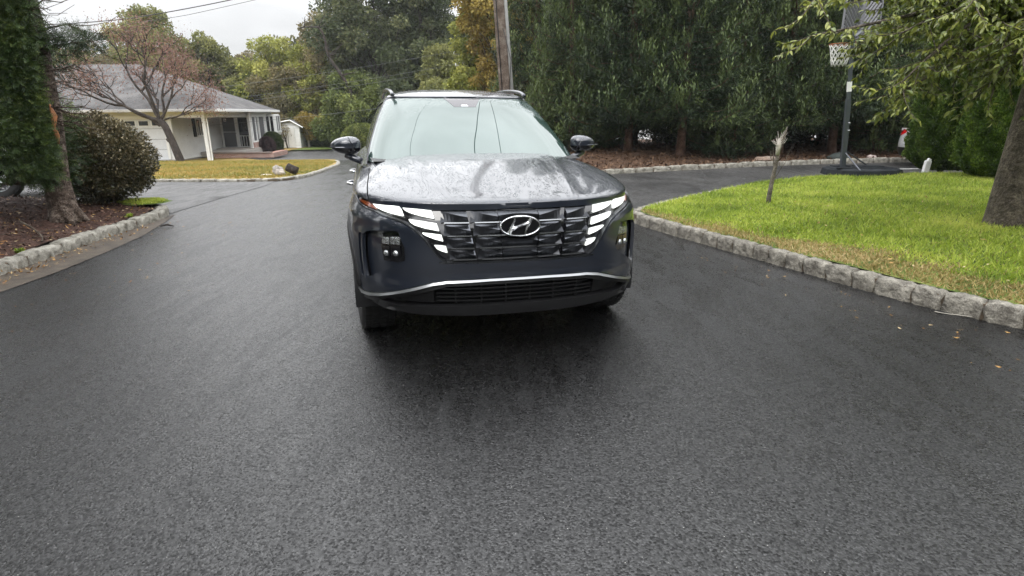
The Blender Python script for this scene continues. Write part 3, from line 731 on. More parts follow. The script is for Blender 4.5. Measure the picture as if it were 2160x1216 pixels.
def glassmat(name, base, ior, tint=(1, 1, 1)):
    mt, t, p, o = newmat(name)
    mpn = coords(t)
    nz = N(t, 'ShaderNodeTexNoise', i_Scale=1.6, i_Detail=3.0); t.links.new(mpn.outputs[0], nz.inputs[0])
    r = N(t, 'ShaderNodeValToRGB'); r.color_ramp.elements[0].color = c4([b * .7 for b in base]); r.color_ramp.elements[1].color = c4([b * 1.25 for b in base])
    t.links.new(nz.outputs[0], r.inputs[0]); t.links.new(r.outputs[0], p.inputs['Base Color'])
    p.inputs['Roughness'].default_value = .015; p.inputs['IOR'].default_value = ior
    p.inputs['Specular Tint'].default_value = c4(tint)
    # film of unwiped rain towards the top corner and the edges: fine beads, clear where the blades swept
    tcn = N(t, 'ShaderNodeTexCoord'); sx_ = N(t, 'ShaderNodeSeparateXYZ'); t.links.new(tcn.outputs['Object'], sx_.inputs[0])
    # swept circles, centred at each wiper's pivot
    def arc(cx, cz, rad):
        cv = N(t, 'ShaderNodeVectorMath', operation='DISTANCE'); cmb = N(t, 'ShaderNodeCombineXYZ'); t.links.new(sx_.outputs[0], cmb.inputs[0])
        zz = N(t, 'ShaderNodeMath', operation='MULTIPLY'); zz.inputs[1].default_value = 1.9; t.links.new(sx_.outputs[2], zz.inputs[0]); t.links.new(zz.outputs[0], cmb.inputs[1])
        cv.inputs[1].default_value = (cx, cz * 1.9, 0); t.links.new(cmb.outputs[0], cv.inputs[0])
        m = N(t, 'ShaderNodeMapRange', i_1=rad - .015, i_2=rad + .015, i_3=0.0, i_4=1.0); t.links.new(cv.outputs['Value'], m.inputs[0]); return m
    a1 = arc(.08, 1.10, .74); a2 = arc(-.46, 1.10, .50)
    mn = N(t, 'ShaderNodeMath', operation='MINIMUM'); t.links.new(a1.outputs[0], mn.inputs[0]); t.links.new(a2.outputs[0], mn.inputs[1])
    v = N(t, 'ShaderNodeTexVoronoi', i_Scale=85.0); t.links.new(mpn.outputs[0], v.inputs[0])
    dm = N(t, 'ShaderNodeMapRange', i_1=0.0, i_2=.45, i_3=1.0, i_4=0.0); t.links.new(v.outputs['Distance'], dm.inputs[0])
    k = N(t, 'ShaderNodeMath', operation='MULTIPLY'); t.links.new(dm.outputs[0], k.inputs[0]); t.links.new(mn.outputs[0], k.inputs[1])
    b = N(t, 'ShaderNodeBump', i_Strength=.6, i_Distance=.004); t.links.new(k.outputs[0], b.inputs['Height']); t.links.new(b.outputs[0], p.inputs['Normal'])
    return mt
M_WIND = glassmat('windscreen_glass', (.03, .055, .05), 2.35, (.91, 1.0, .96))
M_SIDEG = simple('tinted_glass', (.012, .014, .015), rough=.03, var=.3, ior=1.7)

CAR = thing('parked_car', 'dark slate blue SUV beaded with rain, white running lights lit, facing the viewer', 'car', (0.045, 3.115, 0), R(13.6))
CAR.rotation_mode = 'XYZ'; CAR.rotation_euler = (0, R(0.7), R(13.6))

# ---- outlines in (u, z), image-right half
SEAM = .918
TRIM = [(1.115, .921), (1.06, .905), (1.0, .890), (.92, .880), (.84, .872), (.74, .852), (.64, .830), (.585, .803), (.55, .775), (.52, .748), (.495, .715), (.47, .683), (.45, .657), (.43, .637), (.405, .624), (.38, .618), (.0, .612)]
SILT = [(1.12, .395), (1.02, .378), (.92, .388), (.80, .412), (.68, .444), (.57, .476), (.48, .502), (.40, .514), (.17, .520), (0, .520)]
SILB = [(1.12, .387), (1.02, .363), (.92, .371), (.80, .396), (.68, .429), (.57, .462), (.48, .489), (.40, .502), (.17, .509), (0, .509)]
def arch(uc, zc, r, a0, a1, n=26): return [(uc + r * math.cos(R(a0 + (a1 - a0) * i / n)), zc + r * math.sin(R(a0 + (a1 - a0) * i / n))) for i in range(n + 1)]
UF, UR, ZA, RA = 1.475, 4.03, .36, .385
POD = [(.905, .760), (.80, .775), (.67, .785), (.635, .70), (.615, .655), (.645, .608), (.75, .562), (.86, .512), (.945, .482), (.965, .60), (.955, .735)]
SLOT = [(.972, .745), (1.005, .735), (1.012, .60), (1.0, .49), (.972, .475), (.985, .60)]
# front bumper skin (painted): from centre line to the wheel arch
lower = [(u, z + .004) for u, z in SILT if u > 0.0]
archL = [p for p in arch(UF, ZA, RA + .055, 90, 180) if p[1] > .41]
half = [(u, z - .006) for u, z in TRIM if u > 0] 
bump_poly = [(.0, .606)] + half[::-1][0:0]
right = [(u, z - .006) for u, z in TRIM[::-1] if u > 0]                     # centre -> tip
right += [(1.13, .922)] + [(1.20, .922), (UF, .922)]
right += [p for p in arch(UF, ZA, RA + .055, 90, 172)]
right += [(1.10, .405)] + [(u, z + .004) for u, z in SILT if 0 < u < 1.1]
full = right + [(-u, z) for u, z in right[::-1]]
panel('front_bumper', full, M_PAINT, CAR, 0.0, .022, holes=[POD, mirror(POD), SLOT, mirror(SLOT)], both=False,
      offf=lambda u, z: (.012 * math.exp(-((z - .835 + .25 * max(0, .75 - abs(u))) / .03) ** 2) if abs(u) > .5 else 0) + (-.007 * sstep((.60 - z) / .05) * sstep((z - .52) / .03) * sstep((.5 - abs(u)) / .2)))
# body side: fender, doors, quarter, tail
Uend = 2 * BODY.L0 + BODY.side
side = [(UF + .003, .922), (2.2, .922), (3.0, .922), (UR, .922), (5.0, .922), (Uend, .922), (Uend, .32), (5.0, .32), (UR + RA + .075, .34)] + arch(UR, ZA, RA + .055, 0, 180)[0:] + [(UR - RA - .075, .33), (2.6, .33), (UF + RA + .075, .33)] + arch(UF, ZA, RA + .055, 0, 89.5)
panel('side_panel', side, M_PAINT, CAR, 0.0, .05, offf=lambda u, z: -.018 * math.exp(-((z - .55) / .10) ** 2) * sstep((abs(u) - 1.95) / .2) * sstep((3.6 - abs(u)) / .2))
# black cladding round the arches and along the sill
for uc, a0 in ((UF, 174), (UR, 192)):
    ring = arch(uc, ZA, RA + .065, -12, a0, 34) + arch(uc, ZA, RA - .005, a0, -12, 34)
    panel('arch_trim', ring, M_PLAST, CAR, .010, .03, rim=.035)
panel('sill_trim', [(UF + RA + .06, .335), (UR - RA - .06, .335), (UR - RA - .06, .21), (UF + RA + .06, .21)], M_PLAST, CAR, .004, .06, rim=.04)
# lower black valance
low = [(u, z - .003) for u, z in SILB[::-1] if u > 0] + [(1.10, .385), (1.06, .374), (.98, .348), (.9, .328), (.6, .303), (.3, .296)]
lowf = low + [(-u, z) for u, z in low[::-1]]
MOUTH = [(0.0, .488), (.17, .488), (.40, .481), (.56, .440), (.74, .388), (.84, .362), (.70, .352), (.5, .358), (.3, .362), (0, .362)]
MOUTHF = MOUTH[1:-1] + [(-u, z) for u, z in MOUTH[1:-1][::-1]]
panel('lower_valance', lowf, M_PLAST, CAR, -.006, .022, holes=[MOUTHF], both=False, rim=.05, offf=lambda u, z: .020 * math.exp(-((z - .347) / .008) ** 2) + .016 * math.exp(-((z - .318) / .008) ** 2))
panel('lower_intake', MOUTHF, simple('intake_black', (.006, .006, .006), rough=.7, var=.3), CAR, -.085, .04, both=False, rim=0)
mb = MB()
def skinbar(mb, pts, w, h, skin=BODY, off=0.0):
    P = [skin.P(u, z, off) for u, z in pts]
    n = len(P)
    V = []; F = []
    for i, (u, z) in enumerate(pts):
        a = skin.P(u, z + h / 2, off); b = skin.P(u, z - h / 2, off); c = skin.P(u, z + h / 2, off - w); d = skin.P(u, z - h / 2, off - w)
        V += [a, b, d, c]
    for i in range(n - 1):
        for k in range(4): F.append((i * 4 + k, i * 4 + (k + 1) % 4, (i + 1) * 4 + (k + 1) % 4, (i + 1) * 4 + k))
    F += [(0, 1, 2, 3), tuple((n - 1) * 4 + k for k in (3, 2, 1, 0))]
    mb.add(V, F)
for z in (.385, .410, .435, .460):
    ul = min(.50, hermite(z, [(.36, .80), (.388, .74), (.44, .56), (.481, .40)]) - .02) - .03
    skinbar(mb, [(-ul + 2 * ul * i / 16, z) for i in range(17)], .03, .008, off=-.035)
for u in (-.36, -.21, -.07, .07, .21, .36): skinbar(mb, [(u - .003, .365), (u - .003, .485)], .02, .010, off=-.040); 
for u in (-.36, -.21, -.07, .07, .21, .36):
    a = [BODY.P(u - .004, .365, -.036), BODY.P(u + .004, .365, -.036), BODY.P(u + .004, .486, -.036), BODY.P(u - .004, .486, -.036)]
    b = [BODY.P(u - .004, .365, -.06), BODY.P(u + .004, .365, -.06), BODY.P(u + .004, .486, -.06), BODY.P(u - .004, .486, -.06)]
    mb.add(a + b, [(0, 1, 2, 3), (7, 6, 5, 4), (0, 4, 5, 1), (1, 5, 6, 2), (2, 6, 7, 3), (3, 7, 4, 0)])
mb.build('intake_slats', M_PLAST, CAR)
panel('intake_blank', [(.49, .452), (.60, .424), (.72, .392), (.70, .37), (.49, .37)], M_PLAST, CAR, -.045, .03, rim=.02)
# silver lip
lip = [p for p in SILT[::-1] if p[0] > 0] + [p for p in SILB if p[0] > 0]
lipR = lip
full = [p for p in SILT[::-1] if p[0] > 0] + [p for p in SILB if p[0] > 0]
topf = [(-u, z) for u, z in SILT if u > 0] + [(u, z) for u, z in SILT[::-1] if u > 0]
botf = [(u, z) for u, z in SILB if u > 0] + [(-u, z) for u, z in SILB[::-1] if u > 0]
panel('bumper_strip', topf + botf, M_SILVER, CAR, .004, .008, both=False, rim=.03, offf=lambda u, z: .6 * max(0, hermite(abs(u), SILT[::-1]) - z))
# grille back plate and chrome edge
gr = [(u, z) for u, z in TRIM[::-1] if u > 0] + [(1.10, .921), (.9, .916), (.6, .914), (.3, .912)]
grf = gr + [(-u, z) for u, z in gr[::-1]]
panel('grille_panel', grf, M_GLOSS, CAR, -.030, .03, both=False, rim=.0)
mb = MB()
ln = [tuple(p) for p in smooth_line([(-u, z) for u, z in TRIM if u > 0.01] + [(u, z) for u, z in TRIM[::-1] if u > 0.01], 3)]
skinbar(mb, ln, .03, .0065, off=.004)
mb.build('grille_surround', M_DARKCH, CAR, smooth=False)
mb = MB()
skinbar(mb, [(-1.08 + 2.16 * i / 60, SEAM - .006 + .003 * (abs(-1.08 + 2.16 * i / 60))) for i in range(61)], .05, .010, off=-.012)
mb.build('grille_top_bar', M_GLOSS, CAR)
# daytime lights: each lens its own part
D1 = [(.905, .912), (.80, .911), (.672, .905), (.648, .858), (.73, .868), (.79, .877), (.85, .890)]
D2 = [(.650, .900), (.56, .897), (.482, .891), (.466, .852), (.54, .863), (.60, .876), (.634, .887)]
D3 = [(.612, .844), (.53, .836), (.454, .826), (.441, .788), (.52, .802), (.575, .815), (.600, .828)]
D4 = [(.534, .777), (.48, .773), (.429, .767), (.419, .734), (.468, .746), (.51, .761), (.526, .769)]
D5 = [(.467, .712), (.43, .710), (.405, .706), (.397, .671), (.428, .680), (.452, .692)]
AMB = [(1.095, .914), (1.0, .912), (.925, .910), (.88, .897), (.84, .880), (.94, .890), (1.03, .902)]
for sgn in (1, -1):
    fl_ = (lambda q: q) if sgn == 1 else mirror
    for D in (D1, D2, D3, D4, D5):
        panel('running_light', fl_(D), M_DRL if sgn < 0 else M_DRL_DIMMED, CAR, -.012, .012, both=False, rim=.015)
    panel('indicator', fl_(AMB), M_AMBER, CAR, -.008, .012, both=False, rim=.015)
    panel('lamp_lens', fl_([(.81, .757), (.70, .768), (.664, .768), (.650, .70), (.650, .612), (.70, .602), (.80, .602), (.815, .68)]), M_GLOSS, CAR, -.030, .03, both=False, rim=0)
    panel('lamp_pod', fl_(POD), M_PAINT, CAR, -.035, .03, both=False, rim=0,
          offf=lambda u, z: .012 * math.sin(abs(u) * 40) * 0)
    LH = [[(.735, .742), (.69, .748), (.672, .735), (.672, .705), (.735, .702)], [(.80, .735), (.745, .741), (.745, .701), (.80, .699)],
          [(.735, .692), (.672, .694), (.668, .640), (.735, .632)], [(.80, .688), (.745, .690), (.745, .631), (.795, .628)]]
    for i, q in enumerate(LH):
        lamp = panel('headlight', fl_(q), M_LAMPG if i < 2 else M_GLOSS, CAR, -.022, .012, both=False, rim=.012)
        if i >= 2:
            cu = sum(a for a, b in q) / len(q); cz = sum(b for a, b in q) / len(q)
            m2 = MB(); c = BODY.P(cu * sgn, cz - .012, -.018)
            nrm = (BODY.P(cu * sgn, cz, .05) - BODY.P(cu * sgn, cz, 0)).normalized(); qm = nrm.to_track_quat('Z', 'Y').to_matrix().to_4x4(); qm.translation = c
            m2.lathe([(.0, .006), (.010, .006), (.016, .001), (.018, -.006)], 18, qm); m2.build('projector_lens', M_LAMPG, lamp, smooth=True)
    panel('air_curtain', fl_(SLOT), M_PLAST, CAR, -.05, .03, both=False, rim=0)
# grille jewels: 5 columns x 4 rows, each a folded facet with a bright lower edge and a wedge
ZR = [.896, .826, .757, .690, .628]
def colu(k, z):     # column boundaries, image-right half
    t = (.896 - z) / .268
    return [(-.115 + .02 * t), (.115 - .02 * t), (.285 - .05 * t), (.452 - .062 * t)][k]
def gpt(u, z, off): return BODY.P(u, z, off)
mbF = MB(); mbE = MB(); mbW = MB()
for rw in range(4):
    zt_, zb_ = ZR[rw] - .003, ZR[rw + 1] + .004
    for cidx in (-2, -1, 0, 1, 2):
        if cidx == 0 and rw < 2 and False: continue
        s_ = -1 if cidx < 0 else 1; a_ = abs(cidx)
        def U(side_, z):    # inner (0) / outer (1) bound
            if cidx == 0: return colu(0, z) if side_ == 0 else colu(1, z)
            return s_ * (colu(a_, z) + .004 if side_ == 0 else colu(a_ + 1, z) - .006)
        it, ib, ot, ob = U(0, zt_), U(0, zb_), U(1, zt_), U(1, zb_)
        # upper facet leans back and looks up (curved lower rim), lower facet dark
        nseg = 8; top = []; midl = []; bot = []
        for i in range(nseg + 1):
            w = i / nseg
            ut = it + (ot - it) * w; ub = ib + (ob - ib) * w
            if cidx == 0: hfrac = .46 - .12 * math.sin(math.pi * w)
            else: hfrac = .50 * (1 - w) ** .8 + .02
            zm = zt_ - (zt_ - zb_) * hfrac; um = ut + (ub - ut) * hfrac
            top.append(gpt(ut, zt_, -.036)); midl.append(gpt(um, zm, -.036 + .034 * hfrac / .5)); bot.append(gpt(ub, zb_, -.030))
        n = len(top)
        mbF.add(top + midl, [(i, i + 1, n + i + 1, n + i) for i in range(n - 1)])
        mbW.add(midl + bot, [(i, i + 1, n + i + 1, n + i) for i in range(n - 1)])
        # bright lower edge
        e0 = ib + (ob - ib) * (0.0 if cidx else .0); e1 = ib + (ob - ib) * .86
        ee = [(e0 + (e1 - e0) * i / 6, zb_ + .002) for i in range(7)]
        skinbar(mbE, ee, .014, .0058, off=-.003)
        # wedge at the outer lower corner
        if cidx:
            wu = ob; V = [gpt(wu - s_ * .002, zb_ + .036 * .9, -.030), gpt(wu - s_ * .046, zb_ + .006, -.030), gpt(wu - s_ * .002, zb_ + .006, -.008), gpt(wu - s_ * .006, zb_ + .030, -.012), gpt(wu - s_ * .036, zb_ + .010, -.012)]
            V = [gpt(wu, zb_ + .030, -.032), gpt(wu - s_ * .042, zb_ + .004, -.034), gpt(wu + s_ * .001, zb_ + .002, -.008)]
            mbW.add(V, [(0, 1, 2)] if s_ > 0 else [(2, 1, 0)])
mbF.build('grille_facets', M_DARKCH, CAR); mbW.build('grille_blades', M_CELL, CAR); mbE.build('grille_edges', simple('bright_edge', (.26, .27, .28), rough=.22, metal=.9, var=.1), CAR)
# emblem: oval ring with a slanted, waisted H
EC = BODY.P(0.0, .808, 0.0); ty = -math.atan2(.016, .08)
EM = Matrix.Translation(EC + Vector((0.0, -.004, 0))) @ Matrix.Rotation(R(90) - R(9), 4, 'X')
mb = MB(); nseg = 48; A_, B_ = .116, .059
V = []; F = []
for i in range(nseg):
    t_ = 2 * math.pi * i / nseg
    for (dr, h) in ((0, 0), (-.001, .008), (-.0045, .013), (-.009, .008), (-.010, 0)):
        V.append(EM @ Vector(((A_ + dr) * math.cos(t_), (B_ + dr) * math.sin(t_), h)))
for i in range(nseg):
    j = (i + 1) % nseg
    for k in range(4): F.append((i * 5 + k, j * 5 + k, j * 5 + k + 1, i * 5 + k + 1))
mb.add(V, F)
def stroke(pts, ws, h=.013):
    L = []; Rr = []
    for i, p in enumerate(pts):
        a = Vector(pts[max(0, i - 1)]); b = Vector(pts[min(len(pts) - 1, i + 1)]); d = (b - a).normalized(); nr = Vector((-d.y, d.x))
        L.append(Vector(p) + nr * ws[i]); Rr.append(Vector(p) - nr * ws[i])
    n_ = len(pts); V_ = [EM @ Vector((q.x, q.y, .003)) for q in Rr] + [EM @ Vector((q[0], q[1], h)) for q in pts] + [EM @ Vector((q.x, q.y, .003)) for q in L]
    mb.add(V_, [(i, i + 1, n_ + i + 1, n_ + i) for i in range(n_ - 1)] + [(n_ + i, n_ + i + 1, 2 * n_ + i + 1, 2 * n_ + i) for i in range(n_ - 1)])
stroke([(-.066, -.046), (-.052, -.018), (-.040, .006), (-.031, .028), (-.027, .052)], [.011, .0105, .008, .006, .0055])
stroke([(.066, .046), (.052, .018), (.040, -.006), (.031, -.028), (.027, -.052)], [.011, .0105, .008, .006, .0055])
stroke([(-.052, -.016), (-.030, -.010), (-.012, -.004), (.012, .004), (.030, .010), (.052, .016)], [.013, .0085, .0065, .0065, .0085, .013], .012)
mb.build('emblem', M_CHROME, CAR)
mb = MB(); mb.prism([((A_ - .006) * math.cos(2 * math.pi * i / 40), (B_ - .006) * math.sin(2 * math.pi * i / 40)) for i in range(40)], -.02, .003, EM)
mb.build('emblem_back', M_GLOSS, CAR)

# ---- bonnet and wings
N0 = hermite(ZT, BODY.Nt)
YH = lambda y: .80 - .035 * max(0, (y - .55)) / .65          # bonnet half width
rows = []
ylist = sorted(set([round(v, 4) for v in yrows(N0 + .0015, .30, 26, 1.8) + yrows(.30, 1.16, 60)]))
def cowlback(x): return 1.16 + .20 * (abs(x) / .76) ** 2.6 
nc = 80
for y in ylist:
    W = WT(y); ym = min(W, YH(y) - .003)
    rw = []
    for i in range(nc + 1):
        q = -1 + 2 * i / nc
        x = ym * math.sin(q * math.pi / 2)
        yy = y
        if y > .8: yy = .8 + (y - .8) / (1.16 - .8) * (cowlback(x) - .8)
        rw.append((x, yy, dome(x, yy)))
    rows.append(rw)
stripmesh('bonnet', rows, nc, M_PAINT, CAR, .03)
for sg in (1, -1):
    rows = []
    ys0 = float(np.interp(.80, [WT(v) for v in np.linspace(.2, .9, 200)], np.linspace(.2, .9, 200)))
    for y in yrows(ys0 + .004, 4.55, 110):
        W = WT(y); yi = YH(min(y, 1.2)) + .004; yi = min(yi, W - .0008)
        rw = []
        for i in range(17):
            q = i / 16; x = yi + (W - yi) * math.sin(q * math.pi / 2)
            rw.append((sg * x, y, dome(x, y) if x < W - 1e-5 else ZT))
        rows.append(rw)
    stripmesh('wing', rows, 16, M_PAINT, CAR, .0)
# dark liner under the shut lines
mb = MB()
for i in range(1): mb.box((0, 2.4, .60), (1.66, 3.5, .55))
mb.box((0, .75, .62), (1.3, .9, .42)); mb.box((0, 1.1, .80), (1.40, .9, .30))
mb.build('inner_shell', simple('inner_black', (.004, .004, .004), rough=.9, var=.2), CAR)
mb = MB(); mb.box((0, 2.55, .25), (1.60, 3.5, .12), bev=.03); mb.box((0, .70, .30), (1.25, .9, .06), bev=.02)
mb.build('underbody', M_PLAST, CAR)
mb = MB()
mb.add([(-.75, 1.13, 1.085), (.75, 1.13, 1.085), (.78, 1.55, 1.10), (-.78, 1.55, 1.10)], [(0, 1, 2, 3)])
mb.build('cowl', M_PLAST, CAR)

# ---- greenhouse
ZG0, ZG1 = 1.06, 1.525
WSC = [(.0, 1.062), (.60, 1.062), (.80, 1.07), (.845, 1.095), (.845, 1.30), (.83, 1.49), (.79, 1.515), (.60, 1.522), (.0, 1.525)]
wsf = WSC[1:-1]; wsf = wsf + [(-u, z) for u, z in wsf[::-1]]
panel('windscreen', wsf, M_WIND, CAR, .0, .03, skin=GH, both=False, rim=.01)
panel('windscreen_seal', [(.849, 1.07), (.875, 1.07), (.87, 1.3), (.86, 1.50), (.834, 1.50), (.849, 1.3)], M_PLAST, CAR, .001, .03, skin=GH, rim=.02)
panel('roof_pillar', [(.879, 1.05), (1.055, 1.05), (1.035, 1.2), (.985, 1.35), (.94, 1.45), (1.0, 1.49), (1.3, 1.50), (2.6, 1.50), (3.3, 1.47), (3.6, 1.30), (3.75, 1.08), (4.3, 1.08), (4.3, 1.55), (.80, 1.55), (.862, 1.50), (.874, 1.3)],
      M_PAINT, CAR, .004, .035, skin=GH, rim=.03)
panel('side_window', [(1.062, 1.08), (1.042, 1.2), (1.0, 1.33), (.96, 1.44), (1.02, 1.48), (1.3, 1.49), (1.82, 1.495), (1.82, 1.08)], M_SIDEG, CAR, -.004, .06, skin=GH, rim=.01)
panel('side_window', [(1.90, 1.08), (1.90, 1.495), (2.7, 1.49), (2.85, 1.47), (2.85, 1.08)], M_SIDEG, CAR, -.004, .06, skin=GH, rim=.01)
panel('side_window', [(2.93, 1.08), (2.93, 1.47), (3.28, 1.46), (3.56, 1.30), (3.70, 1.08)], M_SIDEG, CAR, -.004, .06, skin=GH, rim=.01)
panel('window_frame', [(1.80, 1.06), (1.80, 1.50), (1.93, 1.50), (1.93, 1.06)], M_GLOSS, CAR, -.002, .06, skin=GH, rim=.02)
panel('window_frame', [(2.83, 1.06), (2.83, 1.48), (2.95, 1.48), (2.95, 1.06)], M_GLOSS, CAR, -.002, .06, skin=GH, rim=.02)
# dark cabin behind the glass
mb = MB()
V = []; zl = [1.05, 1.2, 1.35, 1.5]; ul = [0, .3, .6, .8, .95, 1.5, 2.5, 3.35, 3.9, 4.29]
for z in zl:
    for sg in (1, -1):
        for u in ul: V.append(GH.P(u * sg if u else 0.0001 * sg, z, -.06))
F = []
for j in range(3):
    for h in range(2):
        for i in range(9):
            a = j * 20 + h * 10 + i; F.append((a, a + 1, a + 21, a + 20))
mb.add(V, F); mb.build('cabin_lining', simple('cabin_dark', (.01, .011, .011), rough=.9), CAR)
# roof
WR = widthcurve(GH, 1.53)
ZRf = [(1.96, 1.532), (2.05, 1.553), (2.25, 1.585), (2.6, 1.612), (3.1, 1.622), (3.7, 1.60), (4.2, 1.56), (4.46, 1.53)]
NR = hermite(1.53, GH.Nt)
rows = []
for y in [NR + .002 + (2.3 - NR) * (i / 16) ** 1.6 for i in range(17)] + [2.3 + 2.16 * i / 40 for i in range(1, 41)]:
    W = WR(y); rw = []
    for i in range(49):
        q = -1 + 2 * i / 48; x = W * math.sin(q * math.pi / 2); r_ = min(1, abs(x) / max(W, 1e-4))
        rw.append((x, y, 1.53 + (hermite(y, ZRf) - 1.53) * max(0, 1 - r_ ** 2.6) ** (1 / 2.2)))
    rows.append(rw)
stripmesh('roof', rows, 48, M_PAINT, CAR, .02)
# header strip between glass and roof
# roof rails
for sg in (1, -1):
    pts = [(2.03, .553, 1.545), (2.10, .556, 1.562), (2.25, .562, 1.582), (2.6, .570, 1.604), (3.0, .575, 1.612), (3.6, .575, 1.60), (3.85, .57, 1.58), (3.95, .565, 1.54)]
    sm = [tuple(p) for p in smooth_line([(sg * b, a, c) for a, b, c in pts], 5)]
    mb = MB(); mb.tube(sm, [.013] + [.0165] * (len(sm) - 2) + [.013], 8); mb.build('roof_rail', M_DARKCH, CAR, smooth=True)
# camera housing at the top of the glass, behind the screen's face
panel('camera_housing', [(-.175, 1.521), (.175, 1.521), (.135, 1.488), (.105, 1.462), (.095, 1.452), (-.095, 1.452), (-.105, 1.462), (-.135, 1.488)],
      simple('housing_grey', (.06, .055, .062), rough=.12, var=.1, ior=1.7), CAR, .0022, .02, skin=GH, both=False, rim=.001)
panel('camera_window', [(-.035, 1.458), (.035, 1.458), (.022, 1.470), (-.022, 1.470)], M_CHROME, CAR, .0040, .01, skin=GH, both=False, rim=.001)
# wipers
for (a, b, n_) in ((( -.60, 1.085), (-.02, 1.088), 0), ((-.02, 1.094), (.56, 1.090), 1)):
    mb = MB()
    pts = [GH.P(a[0] + (b[0] - a[0]) * i / 10, a[1] + (b[1] - a[1]) * i / 10, .016 + .012 * math.sin(math.pi * i / 10)) for i in range(11)]
    mb.tube(pts, [.005] + [.009] * 9 + [.005], 6)
    c0 = GH.P(a[0] + .28, 1.075, .03); c1 = GH.P(a[0] + .36, 1.10, .045)
    mb.tube([GH.P(a[0] + .05 + .55, 1.065, .02), GH.P(a[0] + .45, 1.085, .045), GH.P(a[0] + .30, 1.096, .036)], [.014, .010, .007], 6)
    mb.build('wiper', M_PLAST, CAR, smooth=True)
# mirrors
def mirror_shell(sg):
    bm = bmesh.new(); bmesh.ops.create_uvsphere(bm, u_segments=36, v_segments=22, radius=1.0)
    for v in bm.verts:
        x, y, z = v.co
        se = lambda a, p: math.copysign(abs(a) ** p, a)
        X = se(x, .78) * .106; Y = se(y, .85) * .080; Z = se(z, .72) * .065
        t_ = (X + .106) / .212          # 0 inner .. 1 outer
        Z *= 1.08 - .42 * t_ ** 2.2
        Z += (-.004) * t_
        Y += .045 * t_ ** 2              # sweeps back
        if Y > .045: Y = .045 + (Y - .045) * .3
        v.co = (sg * X, Y, Z)
    if sg < 0: bmesh.ops.reverse_faces(bm, faces=bm.faces)
    return bm
for sg in (1, -1):
    c = Vector((sg * .935, 1.60, 1.172))
    for part in ('mirror_cover', 'mirror_base'):
        bm = mirror_shell(sg)
        dl = [f for f in bm.faces if (f.calc_center_median().z < -.012) == (part == 'mirror_cover')]
        bmesh.ops.delete(bm, geom=dl, context='FACES')
        me = bpy.data.meshes.new(part); bm.to_mesh(me); bm.free()
        o = link_mesh(part, me, M_PAINT if part == 'mirror_cover' else M_GLOSS, CAR); o.location = c; o.rotation_euler = (0, 0, sg * R(-8))
        if part == 'mirror_cover':
            m2 = MB(); m2.tube([(sg * .02, -.075, -.012), (sg * .08, -.052, -.012), (sg * .118, -.010, -.011)], .004, 6); q = m2.build('mirror_indicator', M_DARKCH, o)
            m2 = MB(); m2.tube([(-sg * .025, -.083, -.05), (-sg * .05, -.086, -.012), (-sg * .03, -.084, .022), (-sg * .01, -.070, .062)], .0032, 6); m2.build('mirror_trim', M_DARKCH, o)
    m2 = MB(); m2.tube([(sg * .83, 1.56, 1.06), (sg * .88, 1.585, 1.075), (sg * .935, 1.61, 1.105)], [.026, .024, .03], 10); m2.build('mirror_arm', M_PAINT, CAR, smooth=True)
    m2 = MB()
    m2.add([(sg * .795, 1.36, 1.045), (sg * .80, 1.66, 1.03), (sg * .765, 1.64, 1.17)], [(0, 1, 2)] if sg > 0 else [(2, 1, 0)]); m2.build('mirror_triangle', M_GLOSS, CAR)
    # door handles
    for ub in (2.30, 3.30):
        pp = [BODY.P(sg * (ub + .02 * k), .862, (.0, .030, .040, .043, .043, .043, .043, .040, .030, .0)[k]) for k in range(10)]
        m2 = MB(); m2.tube(pp, [.012] * 10, 8); m2.build('door_handle', M_CHROME, CAR, smooth=True)
    # shut line between wing and door
    m2 = MB(); skinbar(m2, [(sg * (1.98 + .0), .36 + .04 * k) for k in range(15)], .004, .02, off=.001)
# door shut lines: thin dark recess strips (their own geometry, 5 mm wide)
for ub in (1.98, 3.03):
    panel('door_gap', [(ub, .35), (ub + .006, .35), (ub + .006, .91), (ub, .91)], M_PLAST, CAR, .0015, .05, rim=.001)
# wheels
def make_wheel():
    e = bpy.data.objects.new('wheel', None); COL.objects.link(e); e.parent = CAR
    prof = [(.235, -.105), (.30, -.112), (.345, -.108), (.362, -.095), (.366, -.07), (.368, 0), (.366, .07), (.362, .095), (.345, .108), (.30, .112), (.235, .105)]
    mb = MB(); mb.lathe(prof, 64)
    o = mb.build('tyre', M_RUBBER, e, smooth=True)
    mb = MB()
    for k in range(60):           # tread blocks
        t_ = 2 * math.pi * k / 60
        for zz, wd in ((-.075, .035), (-.026, .038), (.026, .038), (.075, .035)):
            rot = Matrix.Rotation(t_ + .03 * (zz > 0), 3, 'Z')
            mb.box(rot @ Vector((.366, 0, zz)), (.012, .028, wd), rot)
    mb.build('tread', M_RUBBER, o)
    mb = MB(); mb.lathe([(.235, .100), (.228, .104), (.220, .092), (.212, .04), (.210, -.10)], 48)
    for k in range(5):
        for dt in (-.13, .13):
            t0 = 2 * math.pi * k / 5 + dt
            mb.tube([(.04 * math.cos(t0 - dt), .04 * math.sin(t0 - dt), .085), (.13 * math.cos(t0 - dt * .3), .13 * math.sin(t0 - dt * .3), .092), (.222 * math.cos(t0), .222 * math.sin(t0), .088)], [.026, .020, .018], 6)
    mb.lathe([(.0, .100), (.035, .098), (.055, .088), (.06, .06)], 24)
    mb.build('rim', M_ALLOY, e, smooth=True)
    mb = MB(); mb.lathe([(.0, .02), (.17, .02), (.17, .0)], 32); mb.build('brake_disc', M_DARKCH, e)
    return e
w0 = make_wheel()
